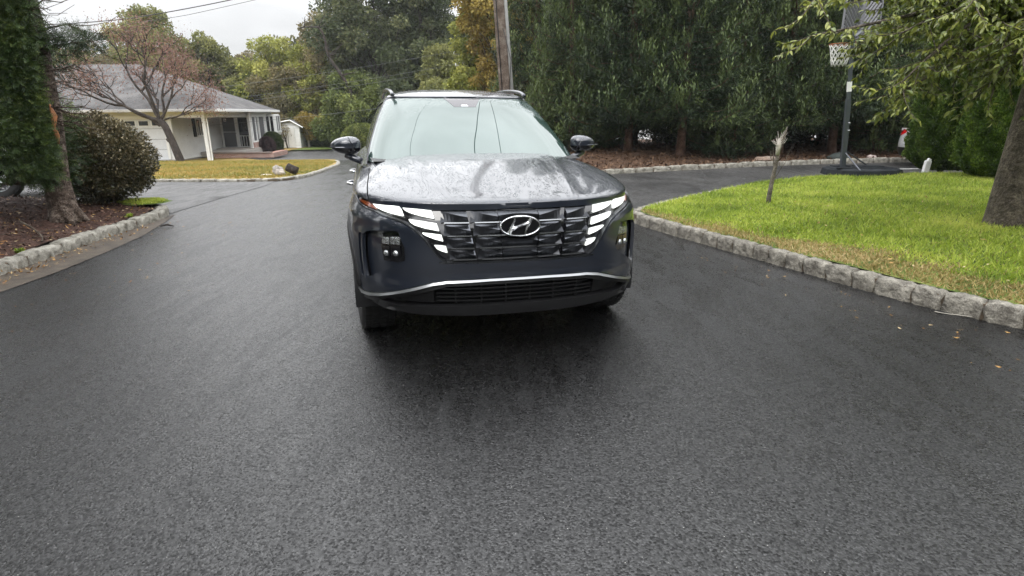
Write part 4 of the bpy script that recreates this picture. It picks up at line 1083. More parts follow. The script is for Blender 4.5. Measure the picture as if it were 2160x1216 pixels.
for i, (x, y, st, dz) in enumerate(((-.80, .925, 5, -.010), (.80, .925, 5, .010), (-.80, 3.68, 0, -.010), (.80, 3.68, 0, .010))):
    w = w0 if i == 0 else copy_tree(w0, CAR)
    w.location = (x, y, .366 + dz); w.rotation_euler = (0, R(-90) if x < 0 else R(90), R(st))
panel('wheel_liner', arch(UF, ZA, RA + .05, -20, 200, 20), M_PLAST, CAR, -.40, .08, rim=0)
panel('wheel_liner', arch(UR, ZA, RA + .05, -20, 200, 20), M_PLAST, CAR, -.40, .08, rim=0)
for (yc) in (.925, 3.68):
    for sg in (1, -1):
        mb = MB(); V = []; F = []
        for i in range(17):
            a = R(-15 + 210 * i / 16)
            for xx in (.52, .915 if True else .9): V.append((sg * xx, yc - .425 * math.cos(a), .36 + .425 * math.sin(a)))
        for i in range(16): F.append((2 * i, 2 * i + 1, 2 * i + 3, 2 * i + 2))
        mb.add(V, F); mb.build('arch_liner', M_PLAST, CAR, smooth=True)
# ================================================================== PLANTS
M_BARK = blend3('bark', [(0.035, 0.026, 0.018), (0.085, 0.065, 0.048), (0.16, 0.13, 0.10)], scale=7, bump=1.0, bscale=26, rough=.9, dist=.03)
M_BARK_DARK = blend3('dark_bark', [(0.018, 0.014, 0.012), (0.04, 0.032, 0.027), (0.08, 0.065, 0.055)], scale=7, bump=1.0, bscale=26, rough=.85, dist=.03)
M_BARK_RED = blend3('red_bark', [(0.05, 0.028, 0.018), (0.12, 0.07, 0.048), (0.20, 0.13, 0.095)], scale=6, bump=1.0, bscale=26, rough=.9, dist=.03)
M_BARK_SCALY = blend3('scaly_bark', [(0.035, 0.026, 0.02), (0.10, 0.072, 0.055), (0.26, 0.21, 0.17)], scale=13, bump=1.4, bscale=20, rough=.9, dist=.05)
M_BARK_GREY = blend3('grey_bark', [(0.07, 0.06, 0.048), (0.15, 0.13, 0.105), (0.27, 0.24, 0.20)], scale=9, bump=1.0, bscale=30, rough=.9, dist=.03)
M_BARK_CHERRY = blend3('brown_grey_bark', [(0.045, 0.037, 0.028), (0.105, 0.088, 0.068), (0.19, 0.16, 0.125)], scale=11, bump=1.2, bscale=34, rough=.85, dist=.03)

def limb(mb, a, b, r0, r1, wob=.08, n=5, segs=6, rg=rnd, sag=0.0):
    a = Vector(a); b = Vector(b); L = (b - a).length; pts = []
    off = Vector((rg.uniform(-1, 1), rg.uniform(-1, 1), rg.uniform(-.6, .6))) * L * wob
    off2 = Vector((rg.uniform(-1, 1), rg.uniform(-1, 1), rg.uniform(-.6, .6))) * L * wob * .5
    for i in range(n + 1):
        t = i / n
        pts.append(a.lerp(b, t) + off * math.sin(math.pi * t) + off2 * math.sin(2 * math.pi * t) + Vector((0, 0, -sag * L * math.sin(math.pi * t))))
    mb.tube(pts, [r0 + (r1 - r0) * (i / n) for i in range(n + 1)], segs, cap=False)
    return pts
def blob_tree(name, seed, h, rx, ry, z0, nblob, nleaf, leaf, mt, bark, trunk_r=.16, shape='round', sparse=0.0, label=None, cat='tree', loc=(0, 0, 0), group=None, nl=None, flat=.75, droop=.3, lw=.62, tilt=0.0):
    """trunk and limbs, then leaf clumps spread unevenly through the crown's volume"""
    rg = random.Random(seed); g = np.random.default_rng(seed); nblob = int(nblob * 1.9); nleaf = int(nleaf * 1.3); big = nblob > 40
    root = thing(name, label or '', cat, loc, 0, group)
    mb = MB()
    top = Vector((tilt * h, 0, h * .93))
    tp = limb(mb, (0, 0, -.15), top, trunk_r, trunk_r * .12, .03, 9, 8, rg)
    C = []; S = []
    for i in range(nblob):
        t = (i + rg.random()) / nblob
        a = rg.uniform(0, 2 * math.pi)
        if shape == 'round':
            zz = z0 + (h - z0) * t; k = math.sin(math.pi * (0.12 + .84 * t)) ** .6
        elif shape == 'cone':
            zz = z0 + (h - z0) * t; k = (1 - t) ** .8 * .95 + .08
        elif shape == 'vase':
            zz = z0 + (h - z0) * t; k = .45 + .55 * math.sin(math.pi * (.05 + .75 * t))
        elif shape == 'flat':
            zz = z0 + (h - z0) * t; k = (1 - abs(2 * t - .9) ** 2.0) ** .5 if abs(2 * t - .9) < 1 else .3
        q = math.sqrt(rg.uniform(.08, 1.0)) * rg.uniform(.85, 1.18)
        p = Vector((math.cos(a) * rx * k * q + tilt * zz, math.sin(a) * ry * k * q, zz + rg.uniform(-.3, .3)))
        C.append(p); S.append(rg.uniform(.55, 1.25) * (.25 * (rx + ry) / 2 * (.55 + .5 * k) + .10))
        if i % 2 == 0 or sparse > .3:
            j = min(len(tp) - 1, max(1, int(len(tp) * (zz / h) * .62)))
            limb(mb, tp[j], p, trunk_r * .32 * (1 - .5 * t), .012, .10, 4, 5, rg)
    mb.build('trunk', bark, root, smooth=True)
    C = np.array([list(c) for c in C]); S = np.array(S)
    w = S ** 2; idx = g.choice(len(C), nleaf, p=w / w.sum())
    d = rand_dirs(nleaf, 0, g); rr = g.uniform(.25, 1, nleaf) ** .5
    d[:, 2] *= flat
    P = C[idx] + d * (S[idx] * rr)[:, None] + g.normal(size=(nleaf, 3)) * .10 * S[idx][:, None]
    A = unit(d * .7 + g.normal(size=(nleaf, 3)) * .6 + np.array([0, 0, -droop])); B = perp(A, g)
    tb = g.normal(.0, .16, len(C))
    tint = np.clip(.5 + tb[idx] + g.normal(0, .17, nleaf), 0, 1)
    L = g.uniform(.6, 1.4, nleaf) * leaf
    cards('crown', P, A, B, L, L * lw, mt, tint, root, fold=.12)
    return root

def spruce(seed, h, rmax, z0, loc, label, group, mt, dens=1.0, name='spruce_tree', bark=M_BARK_RED):
    z0 -= .15
    rg = random.Random(seed); g = np.random.default_rng(seed)
    root = thing(name, label, 'tree', loc, rg.uniform(0, 6), group)
    mb = MB(); mb.tube([(0, 0, -.2), (0, 0, .3), (.02, .0, h * .4), (0, .02, h)], [.17, .12, .09, .01], 9)
    P = []; A = []; Ln = []; Ti = []
    nb = int(150 * dens)
    for i in range(nb):
        t = (i + rg.random()) / nb; z = z0 + (h - z0) * t ** 1.25
        rad = rmax * (1 - (z - z0) / (h - z0 + .3)) ** .75 * rg.uniform(.72, 1.12)
        a = i * 2.39996 + rg.uniform(-.3, .3)
        dv = Vector((math.cos(a), math.sin(a), 0)); n = max(4, int(rad / .16))
        pts = []
        for k in range(n + 1):
            s = k / n
            pts.append(Vector((0, 0, z)) + dv * (rad * s) + Vector((0, 0, (-.22 * s + .30 * s ** 2.6 - .08) * rad)))
        mb.tube(pts[::max(1, n // 3)] + [pts[-1]], .011, 4, cap=False)
        side = Vector((-dv.y, dv.x, 0))
        tb = rg.gauss(0, .15)
        for k in range(1, n + 1):
            s = k / n; c = pts[k]; wdt = (1 - .72 * s) * rad * .42 + .10
            m = int(19 * (0.4 + wdt))
            for q in range(m):
                off = rg.uniform(-1, 1); p = c + side * (off * wdt) + dv * (rg.uniform(-.1, .1) - abs(off) * wdt * -.25) + Vector((0, 0, -abs(off) * .10 + rg.uniform(-.06, .05)))
                d = dv * rg.uniform(.4, 1.0) + side * (off * .9) + Vector((0, 0, rg.uniform(-1.0, -.3) if rg.random() < .32 else rg.uniform(-.1, 1.3)))
                P.append(p); A.append(d); Ln.append(rg.uniform(.13, .28)); Ti.append(.42 + tb + .25 * (s - .5) + rg.gauss(0, .14))
        # upright leader shoots at the tip
        for q in range(11):
            P.append(pts[-1 - q % 3] + Vector((rg.uniform(-.16, .16), rg.uniform(-.16, .16), 0))); A.append(Vector((rg.uniform(-.2, .2), rg.uniform(-.2, .2), 1))); Ln.append(rg.uniform(.28, .6)); Ti.append(.80)
    mb.build('trunk', bark, root, smooth=True)
    P = np.array([list(p) for p in P]); A = unit(np.array([list(p) for p in A])); Ln = np.array(Ln); Ti = np.array(Ti); n = len(P)
    # every shoot: a bottle-brush of short needle tufts on three faces round its axis
    PP = []; AA = []; BB = []; LL = []; TT = []; WW = []
    B0 = perp(A, g); B1 = unit(np.cross(A, B0))
    for k in range(4):
        f = (k + .2) / 4.4
        for s in (1, -1):
            ang = g.uniform(0, math.pi, n)
            side = B0 * np.cos(ang)[:, None] + B1 * np.sin(ang)[:, None]
            PP.append(P + A * (Ln * f)[:, None]); AA.append(unit(A * 1.5 + side * s)); BB.append(unit(np.cross(A, side))); LL.append(Ln * (.36 - .10 * f)); WW.append(Ln * .05 + .008); TT.append(Ti + .28 * (f - .4) + g.normal(0, .06, n))
    o = cards('crown', np.concatenate(PP), np.concatenate(AA), np.concatenate(BB), np.concatenate(LL), np.concatenate(WW), mt, np.clip(np.concatenate(TT), 0, 1), root, fold=.1)
    return root

M_SPR = leafmat('spruce_needles', [(0.009, 0.020, 0.009), (0.030, 0.052, 0.019), (0.125, 0.165, 0.05)], rough=.5, trans=.08, hue_noise=.22, nscale=.9, spec=.3)
SG = 'row of spruces along the kerbed bed'
spr_labels = [
 ('slender spruce at the left end of the row, right behind the utility pole', 1.9, 18.4, 9.0, 1.45, .5, 1),
 ('spruce whose trunk stands just right of the car\'s far mirror', 3.45, 17.5, 9.5, 1.75, 1.15, 2),
 ('spruce with a thin bare trunk, second right of the parked SUV', 4.84, 16.95, 9.2, 1.8, 1.3, 3),
 ('spruce with a straight reddish trunk, third right of the SUV', 6.45, 17.4, 10.0, 1.9, 1.25, 1),
 ('spruce directly behind the broken sapling on the lawn', 8.0, 17.75, 9.6, 1.85, 1.35, 2),
 ('spruce directly behind the basketball pole', 9.65, 17.9, 9.4, 1.8, 1.3, 3),
 ('spruce between the basketball pole and the clipped conical evergreens', 11.2, 18.2, 9.6, 1.9, 1.2, 1),
 ('spruce whose top is hidden by the leafy branch, beside the white car', 12.8, 18.7, 9.8, 1.9, 1.2, 2),
]
protos = {}
def place_spruce(lb, x, y, h, r, z0, k, rot, s=1.0):
    loc = (x, y, zBedS(x, y) - .03)
    if k not in protos:
        protos[k] = spruce(100 + k, h, r, z0, loc, lb, SG, M_SPR); o = protos[k]
    else:
        o = copy_tree(protos[k]); o['label'] = lb; o.location = loc
    o.rotation_euler = (R(rnd.uniform(-1.5, 1.5)), R(rnd.uniform(-1.5, 1.5)), rot); o.scale = (s, s, s)
    return o
for i, (lb, x, y, h, r, z0, k) in enumerate(spr_labels): place_spruce(lb, x, y, h, r, z0, k, i * 1.3, 1 + .04 * ((i * 7) % 3 - 1))
back = [(1.0, 21.2, 2), (2.7, 20.3, 1), (4.3, 20.8, 3), (6.0, 20.4, 2), (7.6, 21.0, 1), (9.3, 20.7, 3), (11.0, 21.2, 2), (12.8, 21.4, 1), (14.6, 20.4, 3), (16.4, 19.4, 2)]
back_labels = ['second-rank spruce filling in behind the leftmost spruce of the row', 'second-rank spruce between the leftmost spruce and the one by the car\'s far mirror', 'second-rank spruce behind the gap between the first two bare trunks right of the car',
    'second-rank spruce showing between the second and third trunks right of the car', 'second-rank spruce in the gap left of the broken sapling', 'second-rank spruce in the gap between sapling and basketball pole', 'second-rank spruce just right of the basketball pole',
    'second-rank spruce above the white car\'s tail light', 'second-rank spruce directly over the conical evergreens', 'second-rank spruce furthest right, behind the leafy branch']
for i, (x, y, k) in enumerate(back):
    o = place_spruce(back_labels[i], x, y, 9.5, 1.8, .8, k, 2.1 + i, 1.08); o['group'] = 'second rank of spruces'
# low dark undergrowth beneath the row
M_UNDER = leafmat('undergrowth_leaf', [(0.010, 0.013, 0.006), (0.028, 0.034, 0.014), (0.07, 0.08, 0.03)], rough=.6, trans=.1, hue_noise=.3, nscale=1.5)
g = np.random.default_rng(5); n = 60000
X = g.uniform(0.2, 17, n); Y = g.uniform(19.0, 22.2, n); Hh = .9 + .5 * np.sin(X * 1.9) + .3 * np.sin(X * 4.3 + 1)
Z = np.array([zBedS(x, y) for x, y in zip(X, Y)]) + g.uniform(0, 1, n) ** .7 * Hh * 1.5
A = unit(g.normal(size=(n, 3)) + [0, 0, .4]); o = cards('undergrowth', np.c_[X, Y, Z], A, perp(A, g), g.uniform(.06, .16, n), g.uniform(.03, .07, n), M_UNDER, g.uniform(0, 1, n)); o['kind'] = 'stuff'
# stones in the needle mulch
for i, (x, y, s, c, lb) in enumerate(((9.05, 16.35, .20, (.04, .05, .045), 'dark green-grey boulder beside the kerb of the spruce bed'), (6.75, 15.95, .12, (.30, .22, .17), 'small tan stone left of the broken sapling\'s trunk in the bed'), (7.05, 16.2, .12, (.34, .27, .22), 'pinkish tan stone behind the kerb, just left of the sapling'), (10.1, 16.6, .09, (.6, .5, .46), 'small pale stone lying right of the dark boulder'))):
    bm = bmesh.new(); bmesh.ops.create_icosphere(bm, subdivisions=3, radius=1)
    for v in bm.verts:
        q = v.co; f = 1 + .16 * math.sin(q.x * 4 + i) * math.cos(q.y * 3.3 + i * 2) + .08 * math.sin(q.z * 9 + i); v.co = Vector((q.x * f * s * 1.5, q.y * f * s, max(-.3, q.z) * f * s * .75))
    me = bpy.data.meshes.new('rock'); bm.to_mesh(me); bm.free()
    o = link_mesh('rock', me, simple('bed_rock', c, rough=.8, bump=.8, bscale=30, nscale=12)); o.location = (x, y, zBedS(x, y) + .03); tag(o, lb, 'rock')

# ---- clipped arborvitae, fans of flat scale leaves
def arborvitae(seed, h, r, loc, label, mt, n=60000, z0=.05, group=None, prof=None, leaf=.06, name='arborvitae'):
    g = np.random.default_rng(seed); root = thing(name, label, 'shrub', loc, 0, group)
    t = g.uniform(0, 1, n); z = z0 + (h - z0) * t
    a = g.uniform(0, 2 * math.pi, n)
    rad = r * (prof(t) if prof else np.minimum(1, (t / .10 + .3) ** .5) * (1 - t ** 2.6) ** .6)
    lump = 1 + .05 * np.sin(a * 7 + z * 5) + .05 * np.sin(a * 13 - z * 9 + 1.3) + .035 * np.sin(z * 23 + a * 5)
    q = g.uniform(.86, 1.015, n)
    P = np.c_[np.cos(a) * rad * lump * q, np.sin(a) * rad * lump * q, z]
    out_ = np.c_[np.cos(a), np.sin(a), np.zeros(n)]; tan = np.c_[-np.sin(a), np.cos(a), np.zeros(n)]
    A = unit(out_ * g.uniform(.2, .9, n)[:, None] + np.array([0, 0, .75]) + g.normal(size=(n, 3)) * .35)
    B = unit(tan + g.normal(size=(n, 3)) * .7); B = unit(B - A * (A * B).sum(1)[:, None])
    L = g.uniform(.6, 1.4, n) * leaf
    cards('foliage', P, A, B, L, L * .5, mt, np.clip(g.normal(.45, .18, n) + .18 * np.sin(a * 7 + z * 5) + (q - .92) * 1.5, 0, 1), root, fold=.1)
    mb = MB(); mb.tube([(0, 0, -.1), (.02, 0, h * .5), (0, 0, h * .92)], [.06, .04, .01], 7)
    mb.build('trunk', M_BARK_DARK, root, smooth=True)
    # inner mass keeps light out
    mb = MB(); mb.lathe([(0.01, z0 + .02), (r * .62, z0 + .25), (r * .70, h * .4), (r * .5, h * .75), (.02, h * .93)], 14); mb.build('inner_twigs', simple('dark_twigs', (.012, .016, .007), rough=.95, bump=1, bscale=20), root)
    return root
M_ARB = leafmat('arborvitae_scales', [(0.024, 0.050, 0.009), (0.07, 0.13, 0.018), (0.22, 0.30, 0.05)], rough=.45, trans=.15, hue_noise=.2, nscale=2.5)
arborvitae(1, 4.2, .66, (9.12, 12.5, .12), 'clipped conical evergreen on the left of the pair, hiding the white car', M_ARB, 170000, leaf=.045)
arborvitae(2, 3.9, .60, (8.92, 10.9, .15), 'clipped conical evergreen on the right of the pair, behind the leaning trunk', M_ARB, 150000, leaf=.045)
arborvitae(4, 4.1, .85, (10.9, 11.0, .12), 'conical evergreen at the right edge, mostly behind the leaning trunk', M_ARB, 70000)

# ---- feathery evergreen at the left edge
M_CYP = leafmat('cypress_sprays', [(0.018, 0.040, 0.012), (0.060, 0.100, 0.026), (0.24, 0.29, 0.065)], rough=.45, trans=.15, hue_noise=.25, nscale=1.6)
M_TUFT = leafmat('needle_tufts', [(0.012, 0.028, 0.014), (0.035, 0.062, 0.028), (0.11, 0.14, 0.055)], rough=.5, trans=.1, hue_noise=.2, nscale=2)
def spray_mass(g, C, S, nsp, D=None):
    """feather sprays hanging outward from clump centres C with sizes S -> card arrays"""
    w = S ** 2; idx = g.choice(len(C), nsp, p=w / w.sum())
    d = rand_dirs(nsp, .1, g); P = C[idx] + d * (S[idx] * g.uniform(.35, 1.05, nsp))[:, None]
    ax = unit(d * 1.0 + np.array([0, 0, -.35]) + g.normal(size=(nsp, 3)) * .35); sd = perp(ax, g)
    nr = unit(np.cross(ax, sd)); Ls = g.uniform(.05, .125, nsp)
    PP = []; AA = []; BB = []; LL = []; TT = []; WW = []
    tb = g.normal(0, .15, len(C))[idx] + .35 * d[:, 2] * .5
    for k in range(4):
        f = k / 4
        for s in (1, -1):
            PP.append(P + ax * (Ls * f)[:, None]); AA.append(unit(ax + sd * s * (1.0 - .4 * f) + nr * g.normal(0, .2, nsp)[:, None])); BB.append(nr * .3 + sd * .0 + np.cross(AA[-1], nr) * 1.0)
            LL.append(Ls * (.50 - .34 * f)); WW.append(Ls * .065 + .0025); TT.append(.42 + tb + .25 * f + g.normal(0, .07, nsp))
    return [np.concatenate(q) for q in (PP, AA, BB, LL, WW)] + [np.clip(np.concatenate(TT), 0, 1)]
def left_evergreen(seed, loc, label, mirror_=1, group=None, detail=True):
    rg = random.Random(seed); g = np.random.default_rng(seed)
    root = thing('cypress_tree', label, 'tree', loc, 0, group)
    mb = MB()
    tr = [(0.05, 0, -.15), (0.02, 0, .05), (.02, .0, .5), (.07, .05, 1.2), (.10, .1, 2.2), (-.1, .1, 5), (-.4, .1, 9.5)]
    mb.tube(tr, [.20, .165, .14, .13, .11, .08, .02], 12)
    for k in range(6):   # root flare
        a = k * 1.05 + .3; mb.tube([(.03 + .05 * math.cos(a), .05 * math.sin(a), .16), (.04 + .15 * math.cos(a), .15 * math.sin(a), .02), (.04 + .24 * math.cos(a), .24 * math.sin(a), -.08)], [.09, .06, .03], 7)
    C = []; S = []
    for i in range(250):
        z = rg.uniform(.42, 9.6); a = rg.uniform(0, 2 * math.pi)
        k = 1.12 * math.sin(math.pi * min(1, .30 + .62 * (z / 9.8))) ** .6
        q = math.sqrt(rg.uniform(.25, 1))
        p = Vector((-.95 + math.cos(a) * 1.15 * k * q, .1 + math.sin(a) * 1.1 * k * q, z + rg.uniform(-.15, .15)))
        if 1.85 < z and p.x > -.72: p.x = -.72 - rg.uniform(0, .4)
        if p.x > -.10 and z < 1.9: p.x = -.10 - rg.uniform(0, .35); p.y -= .18 if z < 1.6 else 0
        if z < .62 and p.x > -.55: p.z += .30
        C.append(list(p)); S.append(rg.uniform(.22, .42))
        if i % 2 == 0: limb(mb, (-.16, .05, max(.5, z * .8)), p, .028, .006, .08, 5, 5, rg)
    # bare crooked limbs reaching over the shrub
    if detail:
        for (a, b, r0) in (((-.20, .1, 2.15), (.42, -.1, 2.50), .035), ((.0, .0, 2.28), (.30, -.1, 2.62), .018), ((-.22, .1, 2.0), (.50, .1, 2.27), .03), ((-.2, .1, 1.9), (.75, .1, 2.08), .02),
                           ((-.16, 0, 1.55), (.45, -.2, 1.62), .016), ((-.16, 0, 1.4), (.6, -.1, 1.34), .014), ((-.16, 0, 1.7), (.55, 0, 1.82), .016), ((-.14, 0, 1.25), (.42, .1, 1.15), .012), ((-.2, .1, 2.5), (.5, .0, 3.0), .025), ((-.2, .1, 2.7), (.3, .3, 3.1), .02)):
            pts = limb(mb, a, b, r0, .006, .09, 7, 6, rg)
            for q in range(13):
                p = pts[rg.randrange(2, len(pts))]; limb(mb, p, p + Vector((rg.uniform(.1, .5), rg.uniform(-.3, .3), rg.uniform(-.22, .22))), .006, .002, .1, 3, 4, rg, sag=.15)
    mb.build('trunk', M_BARK_SCALY, root, smooth=True)
    C = np.array(C); S = np.array(S)
    cov = np.array([[.045 + .03 * math.sin(k * 2.1), -.24 + .03 * math.cos(k * 1.7), .60 + .085 * (k % 30)] for k in range(120)]); C = np.concatenate([np.array(C), cov]); S = np.concatenate([np.array(S), np.full(120, .18)])
    C = np.concatenate([C, np.array([[-.02, -.22, 1.15], [-.05, -.25, .85], [-.15, -.28, .62], [-.10, -.25, 1.4], [.03, -.15, .80], [-.08, -.25, 1.65], [-.25, -.3, .9], [-.05, -.2, 1.85], [-.3, -.2, 1.2], [.0, -.2, 2.05], [-.35, -.2, .75], [-.05, -.26, .74], [-.06, -.28, .95], [-.04, -.26, 1.15], [-.03, -.28, 1.35], [.0, -.22, 1.55], [.10, -.25, 1.8], [.16, -.22, 2.1], [.2, -.2, 2.4], [.2, -.2, 2.75], [-.02, -.30, .85], [0, -.32, 1.1], [.0, -.32, 1.7]])]); S = np.concatenate([S, [.20, .20, .17, .24, .13, .22, .26, .24, .28, .22, .2, .15, .17, .17, .17, .20, .22, .25, .28, .3, .2, .22, .24]])
    a = spray_mass(g, C, S, 130000)
    cards('crown', a[0], unit(a[1]), unit(a[2]), a[3], a[4], M_CYP, a[5], root, fold=.08)
    if detail:
        # dark tufts out along the upper limbs
        C2 = np.array([[.75, .1, 2.06], [.62, .05, 2.10], [.48, .1, 2.10], [.35, 0, 2.12], [.15, .05, 2.08], [-.05, 0, 2.1], [-.3, 0, 2.2], [-.45, -.1, 2.6], [-.35, 0, 2.75], [-.3, .1, 3.0], [-.45, -.1, 2.45], [.35, 0, 3.02], [.5, 0, 3.05], [-.1, 0, 3.0], [-.5, .0, 2.9], [-.6, -.3, 2.3], [-.15, 0, 2.55]]); S2 = np.array([.13, .17, .15, .11, .13, .16, .26, .26, .22, .28, .26, .14, .14, .24, .34, .3, .12])
        a = spray_mass(g, C2, S2, 9000)
        cards('upper_foliage', a[0], unit(a[1]), unit(a[2]), a[3], a[4] * .6, M_TUFT, a[5], root, fold=.08)
        # wound where a limb tore off
        mb = MB(); mb.tube([(.20, -.07, .92), (.22, -.09, 1.02), (.21, -.10, 1.12), (.24, -.09, 1.24), (.20, -.07, 1.38)], [.012, .028, .024, .034, .008], 7)
        mb.build('torn_wood', simple('torn_orange_wood', (.42, .17, .07), rough=.7, var=.35, nscale=25, bump=.8, bscale=60, stretch=(1, 1, .25)), root, smooth=True)
    return root
left_evergreen(3, (-5.67, 7.32, .18), 'big feathery dark evergreen with a torn orange scar on its leaning scaly trunk')
e8 = left_evergreen(8, (-7.0, 4.75, .22), 'unseen second evergreen further left in the mulch bed, added to darken the wet asphalt', detail=False)  # added out of frame; this and its copy show dark in the wet asphalt
e9 = copy_tree(e8); e9.location = (-6.6, 1.7, .22); e9.rotation_euler = (0, 0, 2.2); e9['label'] = 'unseen evergreen nearest the viewer in the mulch bed, added to darken the wet asphalt'; e8.scale = e9.scale = (1.3, 1.3, 1.1)

# ---- round clipped shrub, twiggy below
def round_shrub():
    rg = random.Random(4); g = np.random.default_rng(4)
    root = thing('round_shrub', 'large rounded broadleaf shrub with speckled leaves and bare twigs on its left side', 'shrub', (-6.10, 8.75, .12))
    mb = MB()
    for i in range(34):
        a = rg.uniform(0, 6.283); z = rg.uniform(.35, 1.1); k = rg.uniform(.45, .9) * math.sin(math.pi * (z / 1.3)) ** .5
        limb(mb, (rg.uniform(-.1, .1), rg.uniform(-.1, .1), -.1), (math.cos(a) * .72 * k, math.sin(a) * .7 * k, z), rg.uniform(.012, .03), .004, .12, 6, 5, rg)
    for i in range(60):     # dead twigs on the side against the evergreen
        z = rg.uniform(.12, .95); a = R(rg.uniform(150, 265)); r0 = rg.uniform(.1, .35); r1 = rg.uniform(.6, .86)
        limb(mb, (math.cos(a) * r0, math.sin(a) * r0, z * .8), (math.cos(a) * r1, math.sin(a) * r1, z + rg.uniform(-.08, .16)), .008, .002, .10, 5, 4, rg)
        b = Vector((math.cos(a) * (r0 + .25), math.sin(a) * (r0 + .25), z * .9)); limb(mb, b, b + Vector((rg.uniform(-.3, .3), -.25, rg.uniform(-.12, .12))), .005, .0015, .1, 3, 4, rg)
    mb.build('trunk', M_BARK_GREY, root, smooth=True)
    n = 62000; d = rand_dirs(n, .12, g)
    lump = 1 + .05 * np.sin(d[:, 0] * 9 + d[:, 2] * 6) + .05 * np.sin(d[:, 1] * 11 + 2) + .03 * np.sin(d[:, 2] * 19 + d[:, 0] * 7)
    q = g.uniform(.0, 1, n) ** .28 * lump
    P = np.c_[d[:, 0] * .74 * q, d[:, 1] * .74 * q, .66 + d[:, 2] * .64 * q]
    thin = (d[:, 0] < -.35) & (P[:, 2] < .70) & (g.uniform(size=n) < .86)
    thin |= (P[:, 2] < .22) & (g.uniform(size=n) < .6)
    P = P[~thin]; d = d[~thin]; n = len(P)
    A = unit(d * .8 + g.normal(size=(n, 3)) * .7 + [0, 0, .25]); L = g.uniform(.025, .05, n)
    cards('foliage', P, A, perp(A, g), L, L * .55, leafmat('speckled_shrub_leaf', [(0.040, 0.043, 0.018), (0.15, 0.12, 0.058), (0.55, 0.47, 0.29)], rough=.32, trans=.12, hue_noise=.25, nscale=3, spec=.5),
          np.clip(g.normal(.38, .26, n) + .2 * d[:, 2], 0, 1), root, fold=.1)
round_shrub()
# little green seedlings in the mulch
for i, (x, y) in enumerate(((-4.98, 5.75), (-5.12, 7.75))):
    g = np.random.default_rng(40 + i); n = 130; a = g.uniform(0, 6.28, n); A = unit(np.c_[np.cos(a), np.sin(a), g.uniform(.2, 1.4, n)])
    o = cards('seedling', np.c_[g.normal(0, .012, n), g.normal(0, .012, n), g.uniform(0, .03, n)], A, perp(A, g), g.uniform(.02, .055, n), .014, M_GRASS, g.uniform(0, .6, n)); o.location = (x, y, zBedL(x, y))
    tag(o, ('small green weed in the mulch near the left edge kerb', 'tiny green weed by the kerb below the round shrub')[i], 'plant')
# fallen branch on the mulch
mb = MB(); rg = random.Random(2); z = lambda x, y: zBedL(x, y) + .03
limb(mb, (-5.75, 6.75, z(-5.75, 6.75) + .05), (-4.98, 6.05, z(-4.98, 6.05)), .014, .006, .05, 8, 6, rg)
for (a, b) in (((-5.45, 6.5), (-5.2, 6.62)), ((-5.3, 6.32), (-5.05, 6.4)), ((-5.6, 6.6), (-5.72, 6.2))): limb(mb, (a[0], a[1], z(*a)), (b[0], b[1], z(*b)), .006, .002, .1, 4, 5, rg)
tag(mb.build('fallen_branch', M_BARK, smooth=True), 'bare brown branch lying on the mulch in front of the evergreen trunk', 'branch')

# ---- recursive limbs for open trees
def ramify(mb, rg, p, d, L, r, depth, tips, spread=.55, up=.15, shrink=.74, kids=(2, 3), n=4, wob=.10):
    q = p + d * L
    pts = limb(mb, p, q, r, r * .66, wob, n, 7 if r > .03 else 5, rg)
    if depth == 0: tips.append((pts[-1], d)); return
    for i in range(rg.randint(*kids)):
        e = (d + Vector((rg.gauss(0, spread), rg.gauss(0, spread), rg.gauss(0, spread * .7) + up))).normalized()
        ramify(mb, rg, pts[-1] if i == 0 or rg.random() < .7 else pts[-2], e, L * shrink * rg.uniform(.75, 1.2), r * .62, depth - 1, tips, spread, up, shrink, kids, n, wob)
    if rg.random() < .5: tips.append((pts[-1], d))
# dogwood on the house lawn
rg = random.Random(12); g = np.random.default_rng(12)
x, y = -15.75, 28.4
root = thing('dogwood_tree', 'spreading half-bare tree with sparse dull red leaves in front of the white house', 'tree', (x, y, T(x, y) + .02))
mb = MB(); tips = []
mb.tube([(0, 0, -.2), (-.05, 0, .1), (-.25, 0, .8), (-.50, .05, 1.45), (-.68, .0, 1.75)], [.24, .19, .165, .155, .14], 10)
mb.tube([(-.30, 0, .82), (-.48, 0, .92), (-.52, 0, .98)], [.08, .06, .05], 7)
base = Vector((-.68, 0, 1.72))
for d, L, r in (((-1.0, -.1, .42), 1.6, .085), ((-.62, .3, .75), 1.65, .085), ((-.1, -.3, 1.0), 1.65, .08), ((.12, .3, .95), 1.25, .07), ((-.85, -.5, .6), 1.4, .07), ((.55, .0, .75), 1.15, .06), ((.9, .2, .35), 1.0, .045), ((-.3, .6, .9), 1.3, .06)):
    ramify(mb, rg, base + Vector((rg.uniform(-.05, .1), 0, rg.uniform(-.25, .1))), Vector(d).normalized(), L, r, 4, tips, .42, .05, .70, (2, 3), 4, .10)
mb.build('trunk', M_BARK_DARK, root, smooth=True); root.scale = (1, 1, 1.13)
tp = np.array([list(t[0]) for t in tips]); n = 10000; idx = g.choice(len(tp), n)
P = tp[idx] + g.normal(size=(n, 3)) * [.34, .3, .28]; A = unit(g.normal(size=(n, 3)) + [0, 0, -.5])
cards('crown', P, A, perp(A, g), g.uniform(.045, .10, n), g.uniform(.03, .055, n), leafmat('dull_red_leaf', [(0.11, 0.05, 0.042), (0.22, 0.11, 0.09), (0.30, 0.20, 0.13)], rough=.5, trans=.3, hue_noise=.4, nscale=.7), np.clip(g.normal(.5, .2, n), 0, 1), root)
